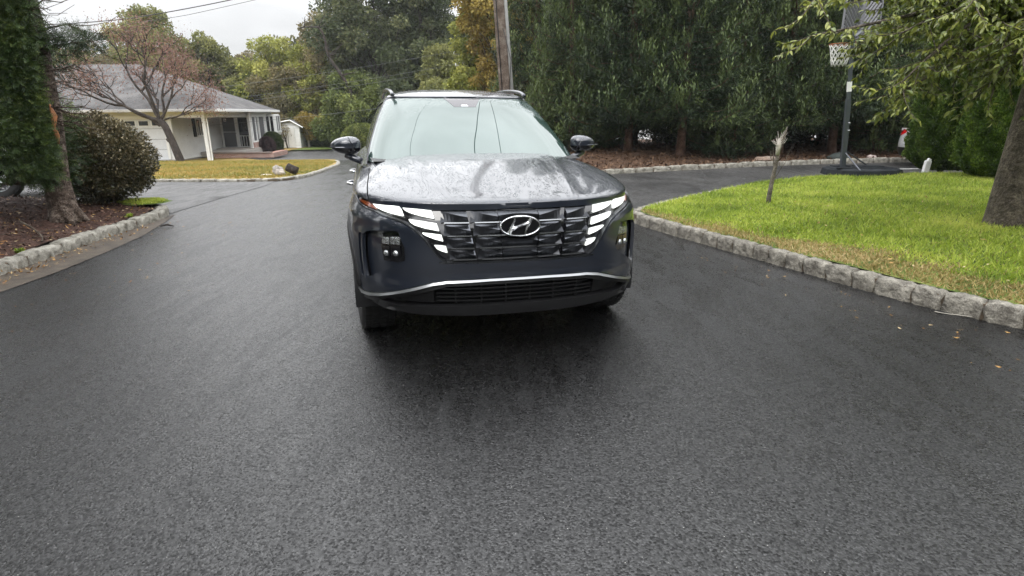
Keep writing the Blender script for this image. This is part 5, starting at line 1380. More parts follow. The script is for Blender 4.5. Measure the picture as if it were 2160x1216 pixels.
# broken sapling on the right lawn
root = thing('broken_sapling', 'broken young tree with a splintered pale top standing on the bright lawn', 'tree', (3.64, 8.21, .13))
mb = MB(); rg = random.Random(5)
mb.tube([(0, 0, -.05), (.0, 0, .10), (.02, 0, .35), (.05, 0, .60), (.062, 0, .80)], [.042, .031, .028, .026, .024], 10)
mb.tube([(.05, 0, .66), (.09, 0, .80), (.12, -.01, .95), (.14, 0, 1.06)], [.020, .016, .012, .006], 7)
limb(mb, (.03, 0, .33), (.15, -.05, .58), .006, .004, .08, 5, 5, rg); limb(mb, (.15, -.05, .58), (.24, -.05, .82), .004, .0015, .08, 4, 5, rg)
limb(mb, (.03, 0, .52), (-.02, -.02, .66), .010, .006, .05, 3, 5, rg); limb(mb, (-.02, 0, .60), (-.05, 0, .74), .009, .005, .05, 3, 5, rg); limb(mb, (.01, 0, .55), (-.02, 0, .78), .008, .004, .05, 3, 5, rg)
mb.build('trunk', M_BARK_GREY, root, smooth=True)
mb = MB()
mb.tube([(.045, -.004, .68), (.052, -.006, .80), (.05, -.006, .90)], [.027, .032, .022], 8)
for k in range(26):
    a = Vector((.05 + rg.uniform(-.025, .03), rg.uniform(-.02, .02), rg.uniform(.74, .88))); e = a + Vector((rg.uniform(-.10, .10), rg.uniform(-.04, .04), rg.uniform(.03, .17)))
    mb.tube([a, (a + e) / 2 + Vector((.008, 0, 0)), e], [.006, .004, .0012], 5)
mb.build('splintered_top', simple('splintered_wood', (.50, .46, .40), rough=.8, var=.4, nscale=40, bump=1.0, bscale=60, stretch=(1, 1, .2)), root, smooth=True)

# ---- cherry with the branch that hangs in from the right
rg = random.Random(31); g = np.random.default_rng(31)
CX, CY = 5.50, 6.30
root = thing('cherry_tree', 'leaning tree at the right edge whose leafy branches hang over the lawn', 'tree', (CX, CY, .16))
mb = MB()
trp = [(-.05, 0, -.08), (-.05, 0, .03), (-.05, 0, .3), (-.04, 0, .8), (-.02, 0, 1.4), (.02, .02, 1.9), (.08, .05, 2.6), (.2, .1, 3.6)]
mb.tube([tuple(p) for p in smooth_line(trp, 3)], [.26, .245, .232] + [.222 - .006 * i for i in range(19)], 16)
limbs = []
L0 = Vector((.36, .02, 1.95))
targets = [((-3.1, -1.3, 2.25), .045), ((-2.95, -1.0, 2.0), .04), ((-2.3, -1.3, 1.62), .035), ((-1.9, -.8, 1.6), .035), ((-1.4, -1.1, 1.65), .035), ((-.9, -1.2, 1.7), .035), ((-2.3, -1.2, 2.0), .035), ((-1.6, -1.6, 1.95), .035), ((-2.6, -.9, 2.35), .035), ((-.3, -1.3, 1.75), .03), ((-2.0, -1.5, 2.2), .03), ((-1.1, -1.3, 2.2), .03), ((-1.55, -1.35, 1.98), .045), ((-2.25, -.55, 2.55), .05), ((-1.95, -.2, 2.05), .045), ((-1.60, -.9, 2.35), .04), ((-1.3, .1, 2.55), .05), ((-1.45, -.3, 1.72), .035), ((-.75, -.9, 1.95), .04), ((-.6, -.3, 1.85), .04),
           ((-.2, -1.1, 2.1), .035), ((-1.0, .8, 2.3), .04), ((.4, -.9, 2.2), .04), ((-.4, .6, 2.9), .05), ((-1.8, .5, 2.7), .04), ((.9, .2, 2.6), .04), ((-.9, -.6, 2.75), .04), ((-1.2, -.6, 2.9), .04), ((0.2, -.2, 2.2), .03), ((-.3, .3, 2.0), .03)]
tips = []
for (tx, ty_, tz), r in targets:
    st = Vector(trp[5]) + Vector((rg.uniform(-.05, .05), rg.uniform(-.05, .05), rg.uniform(-.2, .5)))
    en = Vector((tx, ty_, tz - .16)); pts = limb(mb, st, en, r, .007, .06, 10, 7, rg, sag=-.08)
    for k in range(3, len(pts)):
        for q in range(2 if pts[k].x < -2.1 else 7):
            d = (pts[k] - pts[k - 1]).normalized(); d = (d + Vector((rg.gauss(0, .7), rg.gauss(0, .7), rg.gauss(-.1, .35)))).normalized(); Lg = rg.uniform(.18, .48)
            tw = limb(mb, pts[k], pts[k] + d * Lg, .006, .002, .07, 4, 4, rg, sag=.08)
            for a, b in zip(tw[:-1], tw[1:]): tips.append((a, b))
mb.build('trunk', M_BARK_CHERRY, root, smooth=True)
P = []; A = []; 
for a, b in tips:
    for q in range(7):
        p = a.lerp(b, rg.random()); P.append(list(p)); A.append(list(((b - a).normalized() * .6 + Vector((rg.gauss(0, .6), rg.gauss(0, .6), rg.gauss(-.45, .4)))).normalized()))
P = np.array(P); A = unit(np.array(A)); n = len(P)
up = np.array([0, 0, 1.0]); B = unit(np.cross(A, up) + g.normal(size=(n, 3)) * .45); B = unit(B - A * (A * B).sum(1)[:, None]); Nn = np.cross(B, A)
L = g.uniform(.038, .080, n)[:, None]; Wd = L * g.uniform(.36, .52, n)[:, None]
# leaf: 8 points, folded along the midrib, tip curling down
V = np.empty((n, 8, 3), np.float32)
V[:, 0] = P; V[:, 1] = P + A * L * .5 - Nn * L * .02; V[:, 2] = P + A * L * .98 - Nn * L * .16
V[:, 3] = P + A * L * .28 + B * Wd * .42 + Nn * Wd * .14; V[:, 4] = P + A * L * .64 + B * Wd * .36 + Nn * Wd * .05
V[:, 5] = P + A * L * .28 - B * Wd * .42 + Nn * Wd * .14; V[:, 6] = P + A * L * .64 - B * Wd * .36 + Nn * Wd * .05; V[:, 7] = P + A * L * .5
q = np.array([[0, 3, 1, 1], [3, 4, 1, 1], [4, 2, 1, 1]])
tris = np.array([[0, 3, 1], [3, 4, 1], [4, 2, 1], [0, 1, 5], [5, 1, 6], [6, 1, 2]], np.int32)
me = bpy.data.meshes.new('crown'); me.vertices.add(n * 8); me.vertices.foreach_set('co', V.ravel())
Fi = (tris[None] + (np.arange(n, dtype=np.int32) * 8)[:, None, None]).reshape(-1)
me.loops.add(len(Fi)); me.loops.foreach_set('vertex_index', Fi); me.polygons.add(len(Fi) // 3); me.polygons.foreach_set('loop_start', np.arange(len(Fi) // 3, dtype=np.int32) * 3)
at = me.attributes.new('tint', 'FLOAT', 'FACE'); tt = np.clip(g.normal(.5, .22, n) - (P[:, 0] + 1) * .16, 0, 1); at.data.foreach_set('value', np.repeat(tt, 6).astype(np.float32)); me.update(calc_edges=True)
link_mesh('crown', me, leafmat('glossy_green_leaf', [(0.05, 0.08, 0.014), (0.14, 0.185, 0.03), (0.36, 0.38, 0.08)], rough=.28, trans=.3, hue_noise=.15, nscale=2, spec=.6), root)
# the rest of the crown, above the frame: it shades the lawn and shows dark in the wet asphalt
n = 30000; C = np.array([[x_, y_, z_] for x_ in (.0, .8, 1.6, 2.6) for y_ in (-1.8, -.8, .2, 1.2, 2.2) for z_ in (4.2, 5.0, 6.0)] + [[.6, .3, 3.0], [.1, .6, 3.1], [-.6, .5, 3.2], [1.2, 0, 2.9], [.3, -.5, 3.0], [-.9, .2, 3.3], [.8, .8, 2.5], [.9, -.4, 2.4], [1.1, .3, 2.2], [.5, .5, 2.3]]); idx = g.integers(0, len(C), n)
Pp = C[idx] + g.normal(size=(n, 3)) * [.35, .35, .25]; A = unit(g.normal(size=(n, 3)) + [0, 0, -.5]); Ll = g.uniform(.06, .10, n)
cards('upper_foliage', Pp, A, perp(A, g), Ll, Ll * .48, bpy.data.materials['glossy_green_leaf'], np.clip(g.normal(.35, .2, n), 0, 1), root, fold=.12)

# ---- woods behind (each tree its own)
def lm(name, cols, **k): return leafmat(name, cols, trans=.22, rough=.6, hue_noise=.3, nscale=.35, spec=.2, **k)
LO = lm('olive_leaf', [(0.09, 0.10, 0.036), (0.20, 0.21, 0.07), (0.36, 0.35, 0.13)])
LG = lm('mid_green_leaf', [(0.065, 0.088, 0.026), (0.15, 0.185, 0.052), (0.31, 0.33, 0.10)])
LD = lm('dark_green_leaf', [(0.035, 0.050, 0.024), (0.085, 0.105, 0.045), (0.18, 0.19, 0.08)])
LY = lm('yellow_green_leaf', [(0.12, 0.14, 0.03), (0.25, 0.27, 0.06), (0.42, 0.41, 0.11)])
LR = lm('golden_leaf', [(0.13, 0.09, 0.02), (0.27, 0.195, 0.045), (0.42, 0.34, 0.09)])
LB = lm('bronze_leaf', [(0.085, 0.078, 0.042), (0.18, 0.16, 0.075), (0.31, 0.25, 0.12)])
WG = 'trees of the wood behind the house and road'
def bx(px, Y): return (px - 1080) / 1277 * Y
wood = [ # label, px, Y, height, rx, z0, blobs, leaves, leaf, mat, shape
 ('tall round-topped olive green tree rising behind the left end of the house roof', 345, 52, 10.6, 3.0, 3.0, 46, 26000, .20, LO, 'round'),
 ('smaller round olive tree just right of the tallest tree over the house roof', 462, 54, 8.6, 2.6, 1.5, 38, 20000, .20, LO, 'round'),
 ('low purplish bare-looking tree on the skyline left of the tall round tree', 265, 56, 7.9, 3.0, 3.0, 30, 9000, .16, LB, 'round'),
 ('far grey-green tree low on the skyline above the house\'s right roof slope', 538, 60, 8.0, 2.4, 1.5, 32, 12000, .20, LB, 'round'),
 ('feathery yellow-green tree with upright spiky top above the shed', 612, 54, 8.2, 3.2, 1.0, 46, 24000, .20, LY, 'vase'),
 ('dark dome-shaped tree with a bronze top above the shed roof', 606, 52, 6.2, 2.9, 0.4, 40, 26000, .17, LB, 'round'),
 ('bright green bushy tree behind the house\'s right gable', 545, 54, 5.6, 2.6, 0.2, 34, 20000, .17, LG, 'round'),
 ('yellow-green tree filling the gap right of the dark dome-shaped tree', 682, 52, 6.6, 2.7, 0.3, 38, 22000, .18, LY, 'round'),
 ('open grey-green tree with a crooked bare leader against the sky', 705, 52, 10.0, 2.7, 2.0, 40, 14000, .19, LB, 'round'),
 ('mid green tree directly above the car\'s near mirror', 745, 44, 4.9, 2.6, 0.2, 38, 24000, .17, LG, 'round'),
 ('huge dark green tree filling the top of the frame left of the car roof', 808, 50, 15.0, 4.0, 1.0, 80, 46000, .21, LD, 'round'),
 ('dark blue-green tall tree above the middle of the car roof', 905, 50, 14.0, 3.0, 1.0, 60, 34000, .20, LD, 'round'),
 ('bronze and green tree behind the small far utility pole', 945, 46, 6.9, 2.6, 0.3, 40, 24000, .18, LO, 'round'),
 ('pale yellow-green bush-like tree low above the right half of the car roof', 990, 33, 4.2, 1.5, 0.3, 30, 16000, .14, LY, 'round'),
 ('tall golden autumn tree right behind the wooden utility pole', 1068, 32, 11.5, 2.0, 0.4, 80, 34000, .15, LR, 'vase'),
 ('yellow-green tree left of the big wooden utility pole above the car roof', 1020, 36, 8.5, 1.6, 0.4, 60, 24000, .15, LY, 'vase'),
 ('dark olive tree low behind the car\'s left roof rail', 845, 43, 4.3, 2.4, 0.2, 34, 22000, .17, LD, 'round'),
 ('rounded olive tree behind the middle of the car roof', 920, 41, 4.0, 2.2, 0.2, 34, 20000, .16, LO, 'round'),
]
for i, (lb, px, Y, h, rx, z0, nb, nl_, lf, mt_, shp) in enumerate(wood):
    x = bx(px, Y)
    blob_tree('woodland_tree', 200 + i, h, rx, rx * .8, z0, nb, nl_, lf, mt_, M_BARK_DARK, .2, shp, label=lb, loc=(x, Y, T(x, Y)), group=WG, sparse=.6 if mt_ is LB and nl_ < 15000 else 0)
# crooked bare leader
mb = MB(); rg = random.Random(3); x, Y = bx(742, 43), 43
P = [(x + .6, Y, T(x, Y)), (x + .3, Y, 2.6), (x - .3, Y, 4.0), (x - 1.1, Y, 5.3), (x - 1.25, Y, 6.4), (x - 1.6, Y, 7.1), (x - 2.6, Y, 7.15)]
mb.tube([tuple(q) for q in smooth_line(P, 4)], [.16 - .005 * i for i in range(25)], 7)
for q in range(16):
    a = Vector(P[rg.randrange(2, 7)]); limb(mb, a, a + Vector((rg.uniform(-1.2, 1.2), rg.uniform(-.5, .5), rg.uniform(-.2, 1.1))), .04, .01, .12, 5, 5, rg)
tag(mb.build('bare_tree', M_BARK_DARK, smooth=True), 'crooked leafless dark trunk leaning left in front of the wood', 'tree')
# far wood, one mass
g = np.random.default_rng(77)
C = []; S = []
for i in range(1750):
    x = g.uniform(-62, 26); y = g.uniform(60, 74)
    if i >= 1100: x = g.uniform(26, 52) if i % 2 else g.uniform(-60, -46); y = g.uniform(-4, 74)
    if i >= 1600: x = g.uniform(22, 28); y = g.uniform(20, 62)
    top = 7.6 + 1.0 * math.sin(x * .23) + .8 * math.sin(x * .61 + 2) + (5.0 if x > -19 else 0)
    z = g.uniform(0, 1) ** .6 * top; C.append((x, y, z - .9)); S.append(g.uniform(.9, 1.9))
C = np.array(C); S = np.array(S); n = 330000; idx = g.choice(len(C), n, p=S ** 2 / (S ** 2).sum()); d = rand_dirs(n, .2, g)
P = C[idx] + d * (S[idx] * g.uniform(.4, 1, n) ** .5)[:, None]; A = unit(d + g.normal(size=(n, 3)) * .6); tb = g.normal(0, .2, len(C))[idx]
o = cards('far_woods', P, A, perp(A, g), g.uniform(.18, .42, n), g.uniform(.13, .28, n), lm('far_wood_leaf', [(0.035, 0.045, 0.02), (0.09, 0.10, 0.035), (0.20, 0.18, 0.06)]), np.clip(.5 + tb + g.normal(0, .15, n), 0, 1)); o['kind'] = 'stuff'
# small garden plants by the shed and house
blob_tree('ornamental_tree', 301, 2.3, 1.15, .9, 1.0, 26, 6500, .10, LR, simple('pale_bark', (.42, .38, .32), rough=.8, bump=.6), .10, 'flat', label='little orange-leaved tree with pale trunks beside the shed', loc=(bx(650, 45), 45, -.95))
blob_tree('bare_shrub_tree', 302, 1.9, .8, .6, 1.1, 12, 700, .08, LB, M_BARK_DARK, .06, 'flat', label='small crooked nearly bare tree in front of the shed', loc=(bx(605, 43.5), 43.5, -.95), sparse=1, tilt=-.25)
def dome_prof(t): return np.sqrt(np.clip(1 - (2 * t - .9) ** 2 / 1.25, 0, 1))
M_HEDGE = leafmat('clipped_hedge_leaf', [(0.020, 0.036, 0.012), (0.055, 0.080, 0.022), (0.12, 0.15, 0.04)], rough=.5, trans=.12, hue_noise=.3, nscale=1)
arborvitae(6, 1.35, .62, (bx(573, 38.2), 38.2, -.95), 'round clipped green shrub between the screened porch and the shed', M_HEDGE, 16000, 0, None, dome_prof, .07, 'clipped_shrub')
arborvitae(7, 1.1, .5, (bx(563, 37.2), 37.0, -.95), 'low dark purple shrub tucked at the corner of the brick porch wall', leafmat('purple_leaf', [(0.03, 0.018, 0.02), (0.07, 0.04, 0.045), (0.14, 0.09, 0.09)]), 9000, 0, None, dome_prof, .06, 'purple_shrub')
for i, (px, Y, r, h, lb) in enumerate(((632, 46.5, .9, 1.15, 'clipped green hedge shrub against the right side of the shed'), (672, 46, .95, 1.2, 'hedge shrub between the orange-leaved tree and the next one'), (700, 45.5, .9, 1.15, 'hedge shrub half hidden by the car\'s mirror'), (725, 45, 1.0, 1.3, 'hedge shrub directly behind the car\'s mirror'), (765, 40, 1.3, 1.75, 'light green rounded bush over the top of the car\'s mirror'))):
    arborvitae(60 + i, h, r, (bx(px, Y), Y, -.93), lb, M_HEDGE if i < 4 else LG, 13000, 0, 'low hedge beyond the far driveway' if i < 4 else None, dome_prof, .09, 'hedge_shrub')

# added unseen tree mass behind and beside the viewer; darkens car and asphalt reflections
C = []; S = []
for i in range(640):
    x = g.uniform(-26, 26); y = -15 - g.uniform(0, 5) - abs(x) * .1
    if i >= 420: x = g.uniform(8.5, 12) if i % 2 else g.uniform(-13, -9); y = g.uniform(-14, 3.5 if i % 2 else 0)
    z = g.uniform(0, 1) ** .7 * (7.5 + 1.5 * math.sin(x * .5)); C.append((x, y, z)); S.append(g.uniform(.7, 1.5))
C = np.array(C); S = np.array(S); n = 100000; idx = g.choice(len(C), n, p=S ** 2 / (S ** 2).sum()); d = rand_dirs(n, .2, g)
P = C[idx] + d * (S[idx] * g.uniform(.4, 1, n) ** .5)[:, None]; A = unit(d + g.normal(size=(n, 3)) * .6)
o = cards('unseen_woods', P, A, perp(A, g), g.uniform(.25, .5, n), g.uniform(.18, .34, n), LD, np.clip(.5 + g.normal(0, .2, n), 0, 1)); o['kind'] = 'stuff'
# ================================================================== HOUSE
M_SIDING = simple('cream_siding', (.74, .74, .73), rough=.6, var=.07, nscale=2)
M_TRIMW = simple('white_trim', (.78, .78, .76), rough=.5, var=.05, nscale=6)
M_SHING = blend3('grey_shingle', [(0.06, 0.058, 0.058), (0.10, 0.096, 0.095), (0.15, 0.145, 0.14)], scale=1.2, bump=.6, bscale=14, fine=18, rough=.85)
M_GLASSD = simple('dark_window_glass', (.015, .017, .018), rough=.06, var=.4, nscale=2, ior=1.6)
M_SCREEN = simple('insect_screen', (.10, .10, .105), rough=.55, var=.2, nscale=120)
M_BRICK, _t, _p, _o = newmat('brick_wall')
_mp = coords(_t, (1, 1, 1)); _b = N(_t, 'ShaderNodeTexBrick', i_Scale=4.2); _b.inputs['Color1'].default_value = (.24, .08, .055, 1); _b.inputs['Color2'].default_value = (.38, .20, .15, 1); _b.inputs['Mortar'].default_value = (.5, .47, .43, 1)
_b.inputs['Mortar Size'].default_value = .03
_cx = N(_t, 'ShaderNodeSeparateXYZ'); _cy = N(_t, 'ShaderNodeCombineXYZ'); _t.links.new(_mp.outputs[0], _cx.inputs[0]); _ad = N(_t, 'ShaderNodeMath', operation='ADD'); _t.links.new(_cx.outputs[0], _ad.inputs[0]); _t.links.new(_cx.outputs[1], _ad.inputs[1])
_t.links.new(_ad.outputs[0], _cy.inputs[0]); _t.links.new(_cx.outputs[2], _cy.inputs[1]); _t.links.new(_cy.outputs[0], _b.inputs[0]); _t.links.new(_b.outputs[0], _p.inputs['Base Color']); _p.inputs['Roughness'].default_value = .85

# house frame: origin at the near right porch post; +Y runs back along the side wall, -X to the garage
HZ = -.80
HOUSE = thing('ranch_house', 'white sided single-storey house with a low grey hipped roof, garage door and corner porch', 'house', (-15.15, 29.9, HZ), R(5.6))
def siding(name, a, b, z0, z1, parent, thick=.12, holes=(), mt=M_SIDING, lap=.14):
    """lapped boards between plan points a and b, outward side = right of a->b; holes in (s0, s1, z0, z1)"""
    a = Vector(a); b = Vector(b); L = (b - a).length; d = (b - a) / L; nr = Vector((d.y, -d.x)); mb = MB()
    z = z0
    while z < z1 - 1e-3:
        zz = min(z + lap, z1)
        cuts = sorted([(h[0], h[1]) for h in holes if h[2] < (z + zz) / 2 < h[3]]); s = 0; segs = []
        for h in cuts:
            if h[0] > s: segs.append((s, h[0]))
            s = max(s, h[1])
        if s < L: segs.append((s, L))
        for (s0, s1) in segs:
            p0 = a + d * s0; p1 = a + d * s1
            f = lambda p, o, z_: (p.x + nr.x * o, p.y + nr.y * o, z_)
            V = [f(p0, .035, z), f(p1, .035, z), f(p1, .002, zz), f(p0, .002, zz), f(p0, -thick, z), f(p1, -thick, z), f(p1, -thick, zz), f(p0, -thick, zz)]
            mb.add(V, [(0, 1, 2, 3), (5, 4, 7, 6), (0, 4, 5, 1), (3, 2, 6, 7), (0, 3, 7, 4), (1, 5, 6, 2)])
        z = zz
    return mb.build(name, mt, parent)
EV = 2.46          # eave height
siding('wall', (-13.5, .35), (-1.75, .35), .12, EV, HOUSE, holes=[(7.65, 11.45, 0, 2.12)])            # garage front
siding('wall', (-1.75, .35), (-1.75, 6.8), .12, EV, HOUSE)           # porch side wall
siding('wall', (-1.75, 6.8), (0.35, 6.8), .12, EV, HOUSE, holes=[(.10, 1.98, .40, 2.12)])
siding('wall', (.30, 8.5), (.30, 10.2), .12, EV, HOUSE)
mb = MB(); mb.box((-7.6, .31, .06), (11.7, .10, .14)); mb.box((-1.79, 3.3, .06), (.10, 5.9, .14)); mb.build('foundation', simple('concrete', (.30, .29, .27), rough=.9, bump=.4), HOUSE)
mb = MB(); mb.box((-7.6, 5.4, 1.25), (11.4, 9.7, 2.3)); 
mb.box((-1.0, 8.6, 1.25), (2.4, 3.2, 2.3)); mb.build('interior', simple('unlit_interior', (.02, .02, .02), rough=.9), HOUSE)
mb = MB(); mb.box((-1.74, .34, 1.30), (.16, .16, 2.36)); mb.box((-1.72, 3.3, .10), (.06, 5.9, .05)); mb.box((-2.00, .34, 1.22), (.12, .14, 2.1)); mb.box((-5.90, .34, 1.22), (.12, .14, 2.1)); mb.box((-3.95, .34, 2.19), (4.0, .14, .12)); mb.build('corner_trim', M_TRIMW, HOUSE)
# garage door
mb = MB(); M_GAR = simple('garage_white', (.66, .68, .71), rough=.5, var=.04)
mb.box((-3.95, .40, .10), (3.78, .04, .06))
for k in range(4): mb.box((-3.95, .42, .36 + .51 * k), (3.76, .06, .495), bev=.012)
gd = mb.build('garage_door', M_GAR, HOUSE)
for k in range(6): 
    mb = MB(); mb.box((-2.40 - .62 * k, .385, 1.90), (.44, .02, .22)); mb.build('pane', M_GLASSD, gd)
    mb = MB(); x_ = -2.40 - .62 * k
    for q in ((0, .125, .50, .03), (0, -.125, .50, .03)): mb.box((x_ + q[0], .378, 1.90 + q[1]), (q[2], .025, q[3]))
    for q in (-.235, .235): mb.box((x_ + q, .378, 1.90), (.03, .025, .22))
    mb.build('pane_frame', M_TRIMW, gd)
# window with shutter on the porch wall
def window(name, c, ax, w, h, parent, shutter=0, mull=True):
    """ax: 'y' faces +X, 'x' faces -Y"""
    sx = (lambda a, b, cc: (cc, a, b)) if ax == 'y' else (lambda a, b, cc: (a, cc, b))
    mb = MB()
    def bar(u, v, du, dv, t=.07, o=.03):
        if ax == 'y': mb.box((c[0] + o, c[1] + u, c[2] + v), (t, du, dv))
        else: mb.box((c[0] + u, c[1] - o, c[2] + v), (du, t, dv))
    bar(0, h / 2, w + .1, .07); bar(0, -h / 2, w + .14, .08, .11); bar(-w / 2, 0, .07, h - .07); bar(w / 2, 0, .07, h - .07)
    if mull: bar(0, 0, .06, h - .08, .06)
    o = mb.build(name, M_TRIMW, parent)
    mb = MB()
    if ax == 'y': mb.box((c[0] + .005, c[1], c[2]), (.02, w - .07, h - .07))
    else: mb.box((c[0], c[1] - .005, c[2]), (w - .07, .02, h - .07))
    mb.build('pane', M_GLASSD, o)
    return o
window('window', (-1.72, 3.75, 1.62), 'y', 1.15, .90, HOUSE)
mb = MB(); mb.box((-1.70, 2.98, 1.62), (.05, .32, .95)); 
for k in range(14): mb.box((-1.665, 2.98, 1.19 + .066 * k), (.03, .24, .02), Matrix.Rotation(R(0), 3, 'Y'))
mb.build('shutter', simple('black_shutter', (.015, .016, .018), rough=.5), HOUSE)
mb = MB()
for s in (-.30, .26): mb.box((-1.690, 3.75 + s, 1.6), (.012, .13, .80))
mb.build('curtain', simple('curtain_cloth', (.5, .48, .44), rough=.9, bump=.4, bscale=20, stretch=(1, 8, 1)), HOUSE)
# front door wall, facing the viewer across the porch
mb = MB(); mb.box((-.70, 6.72, 1.26), (.10, .14, 1.74)); mb.box((-1.62, 6.72, 1.26), (.10, .14, 1.74)); mb.box((.22, 6.72, 1.26), (.10, .14, 1.74)); mb.box((-.70, 6.72, 2.16), (2.0, .14, .10)); mb.box((-.70, 6.7, .36), (2.0, .18, .07))
mb.build('door_frame', M_TRIMW, HOUSE)
mb = MB(); mb.box((-1.16, 6.74, 1.26), (.84, .05, 1.70)); dr = mb.build('door', M_SCREEN, HOUSE)
mb = MB(); mb.box((-1.16, 6.69, 1.28), (.82, .03, .03)); mb.box((-.80, 6.69, 1.26), (.10, .04, 1.7)); mb.build('rail', M_TRIMW, dr)
mb = MB(); mb.box((-1.38, 6.685, 1.98), (.14, .015, .17)); mb.build('notice', M_TRIMW, dr); 
mb = MB(); mb.box((-1.38, 6.672, 1.97), (.07, .008, .09)); mb.build('notice_mark', simple('grey_print', (.25, .25, .27), rough=.6), dr)
mb = MB(); mb.tube([(-.82, 6.66, 1.2), (-.82, 6.62, 1.2)], .02, 8); mb.build('handle', M_DARKCH, dr)
mb = MB(); mb.box((-.24, 6.74, 1.26), (.84, .05, 1.70)); mb.build('sidelight', M_GLASSD, HOUSE)
mb = MB()
for k in range(5): mb.box((-.55 + .15 * k, 6.62, .72), (.03, .03, .62))
mb.box((-.25, 6.62, 1.05), (.75, .05, .04)); mb.box((-.25, 6.62, .42), (.75, .05, .04)); mb.build('railing', M_TRIMW, HOUSE)
# porch floor, steps, brick planter
mb = MB(); mb.box((-.55, 5.0, .17), (2.3, 3.4, .28)); mb.box((-.55, 6.1, .34), (2.2, 1.3, .08)); mb.build('porch_floor', simple('porch_concrete', (.36, .33, .30), rough=.8, bump=.3), HOUSE)
mb = MB(); mb.box((.75, 2.75, .13), (2.9, .45, .24)); mb.box((2.2, 4.0, .13), (.4, 2.9, .24)); mb.build('brick_edging', M_BRICK, HOUSE)
mb = MB(); mb.box((.75, 2.75, .27), (3.0, .55, .04)); mb.build('edging_cap', simple('edging_stone', (.17, .13, .11), rough=.8), HOUSE)
# posts, beam, gutters, downpipes
for (x_, y_) in ((.0, .0), (.25, 5.9)):
    mb = MB(); mb.box((x_, y_, 1.13), (.15, .15, 2.24), bev=.012); mb.build('post', M_TRIMW, HOUSE)
mb = MB(); mb.box((.06, 2.9, 2.30), (.14, 6.1, .30)); mb.box((-.84, -.02, 2.30), (1.66, .14, .30)); mb.box((.32, 8.1, 2.30), (.14, 4.2, .30)); mb.build('beam', M_TRIMW, HOUSE)
for pts in ([(.36, .35, 2.50), (.16, .12, 2.28), (.13, .06, 2.15), (.13, .04, .10), (.13, -.12, .05)], [(.62, 5.35, 2.50), (.42, 5.6, 2.28), (.40, 5.6, 2.15), (.40, 5.6, .14), (.9, 4.8, .10), (1.7, 4.2, .08)]):
    mb = MB(); mb.tube(pts, .038, 6); mb.build('downpipe', M_TRIMW, HOUSE)
# screened porch beyond the second post
mb = MB(); mb.box((.30, 7.3, .35), (.24, 2.7, .66)); mb.build('porch_wall', M_BRICK, HOUSE)
mb = MB()
for y_ in (6.0, 7.3, 8.6): mb.box((.33, y_, 1.48), (.12, .12, 1.56))
mb.box((.33, 7.3, .72), (.14, 2.7, .08)); mb.box((.33, 7.3, 2.20), (.14, 2.7, .10)); mb.build('porch_frame', M_TRIMW, HOUSE)
for y_ in (6.65, 7.95):
    mb = MB(); mb.box((.30, y_, 1.46), (.02, 1.18, 1.40)); mb.build('screen', M_SCREEN, HOUSE)
mb = MB(); mb.box((.55, 9.6, 1.65), (.62, 1.1, 1.3)); mb.build('bay', M_TRIMW, HOUSE)
window('window', (.55, 9.05, 1.70), 'x', .50, 1.0, HOUSE)
window('window', (.86, 9.6, 1.70), 'y', .9, 1.0, HOUSE)
# roof: hip, eaves overhanging; ridge well back
def hip(x0, x1, y0, y1, z, rise, th=.16):
    w = min(x1 - x0, y1 - y0) / 2
    r0 = Vector(((x0 + w), (y0 + y1) / 2, z + rise)); r1 = Vector(((x1 - w), (y0 + y1) / 2, z + rise))
    if (y1 - y0) > (x1 - x0): r0 = Vector(((x0 + x1) / 2, y0 + w, z + rise)); r1 = Vector(((x0 + x1) / 2, y1 - w, z + rise))
    return r0, r1
x0, x1, y0, y1 = -14.2, .72, -.45, 10.6
RX, RY = -5.0, 5.2; RZ = EV + 2.55
A4 = [(x0, y0, EV), (x1, y0, EV), (x1, y1, EV), (x0, y1, EV)]
def slab(name, quads, th, mt):
    mb = MB()
    for q in quads:
        V = [Vector(p) for p in q]; nn_ = len(V); mb.add([v for v in V] + [v - Vector((0, 0, th)) for v in V], [tuple(range(nn_)), tuple(range(nn_, 2 * nn_))[::-1]] + [(i, nn_ + i, nn_ + (i + 1) % nn_, (i + 1) % nn_) for i in range(nn_)])
    return mb.build(name, mt, HOUSE)
e_ = .10
r0 = (-9.2, RY, RZ); r1 = (RX, RY, RZ)
slab('roof', [[(x0, y0, EV + e_), (x1, y0, EV + e_), r1, r0], [(x1, y0, EV + e_), (x1, y1, EV + e_), r1], [(x1, y1, EV + e_), (x0, y1, EV + e_), r0, r1], [(x0, y1, EV + e_), (x0, y0, EV + e_), r0]], .09, M_SHING)
mb = MB(); mb.box(((x0 + x1) / 2, y0 + .35, EV - .02), (x1 - x0 - .1, .8, .03)); mb.box((x1 - .35, (y0 + y1) / 2, EV - .015), (.8, y1 - y0 - .1, .03)); mb.build('soffit', M_TRIMW, HOUSE)
mb = MB(); mb.box(((x0 + x1) / 2, y0 - .045, EV + .03), (x1 - x0 + .1, .11, .13), bev=.02); mb.build('gutter', simple('grey_white_gutter', (.52, .51, .49), rough=.5), HOUSE)
mb = MB(); mb.box((x1 + .045, (y0 + y1) / 2, EV + .03), (.10, y1 - y0 + .1, .14), bev=.02); mb.build('gutter', M_TRIMW, HOUSE)
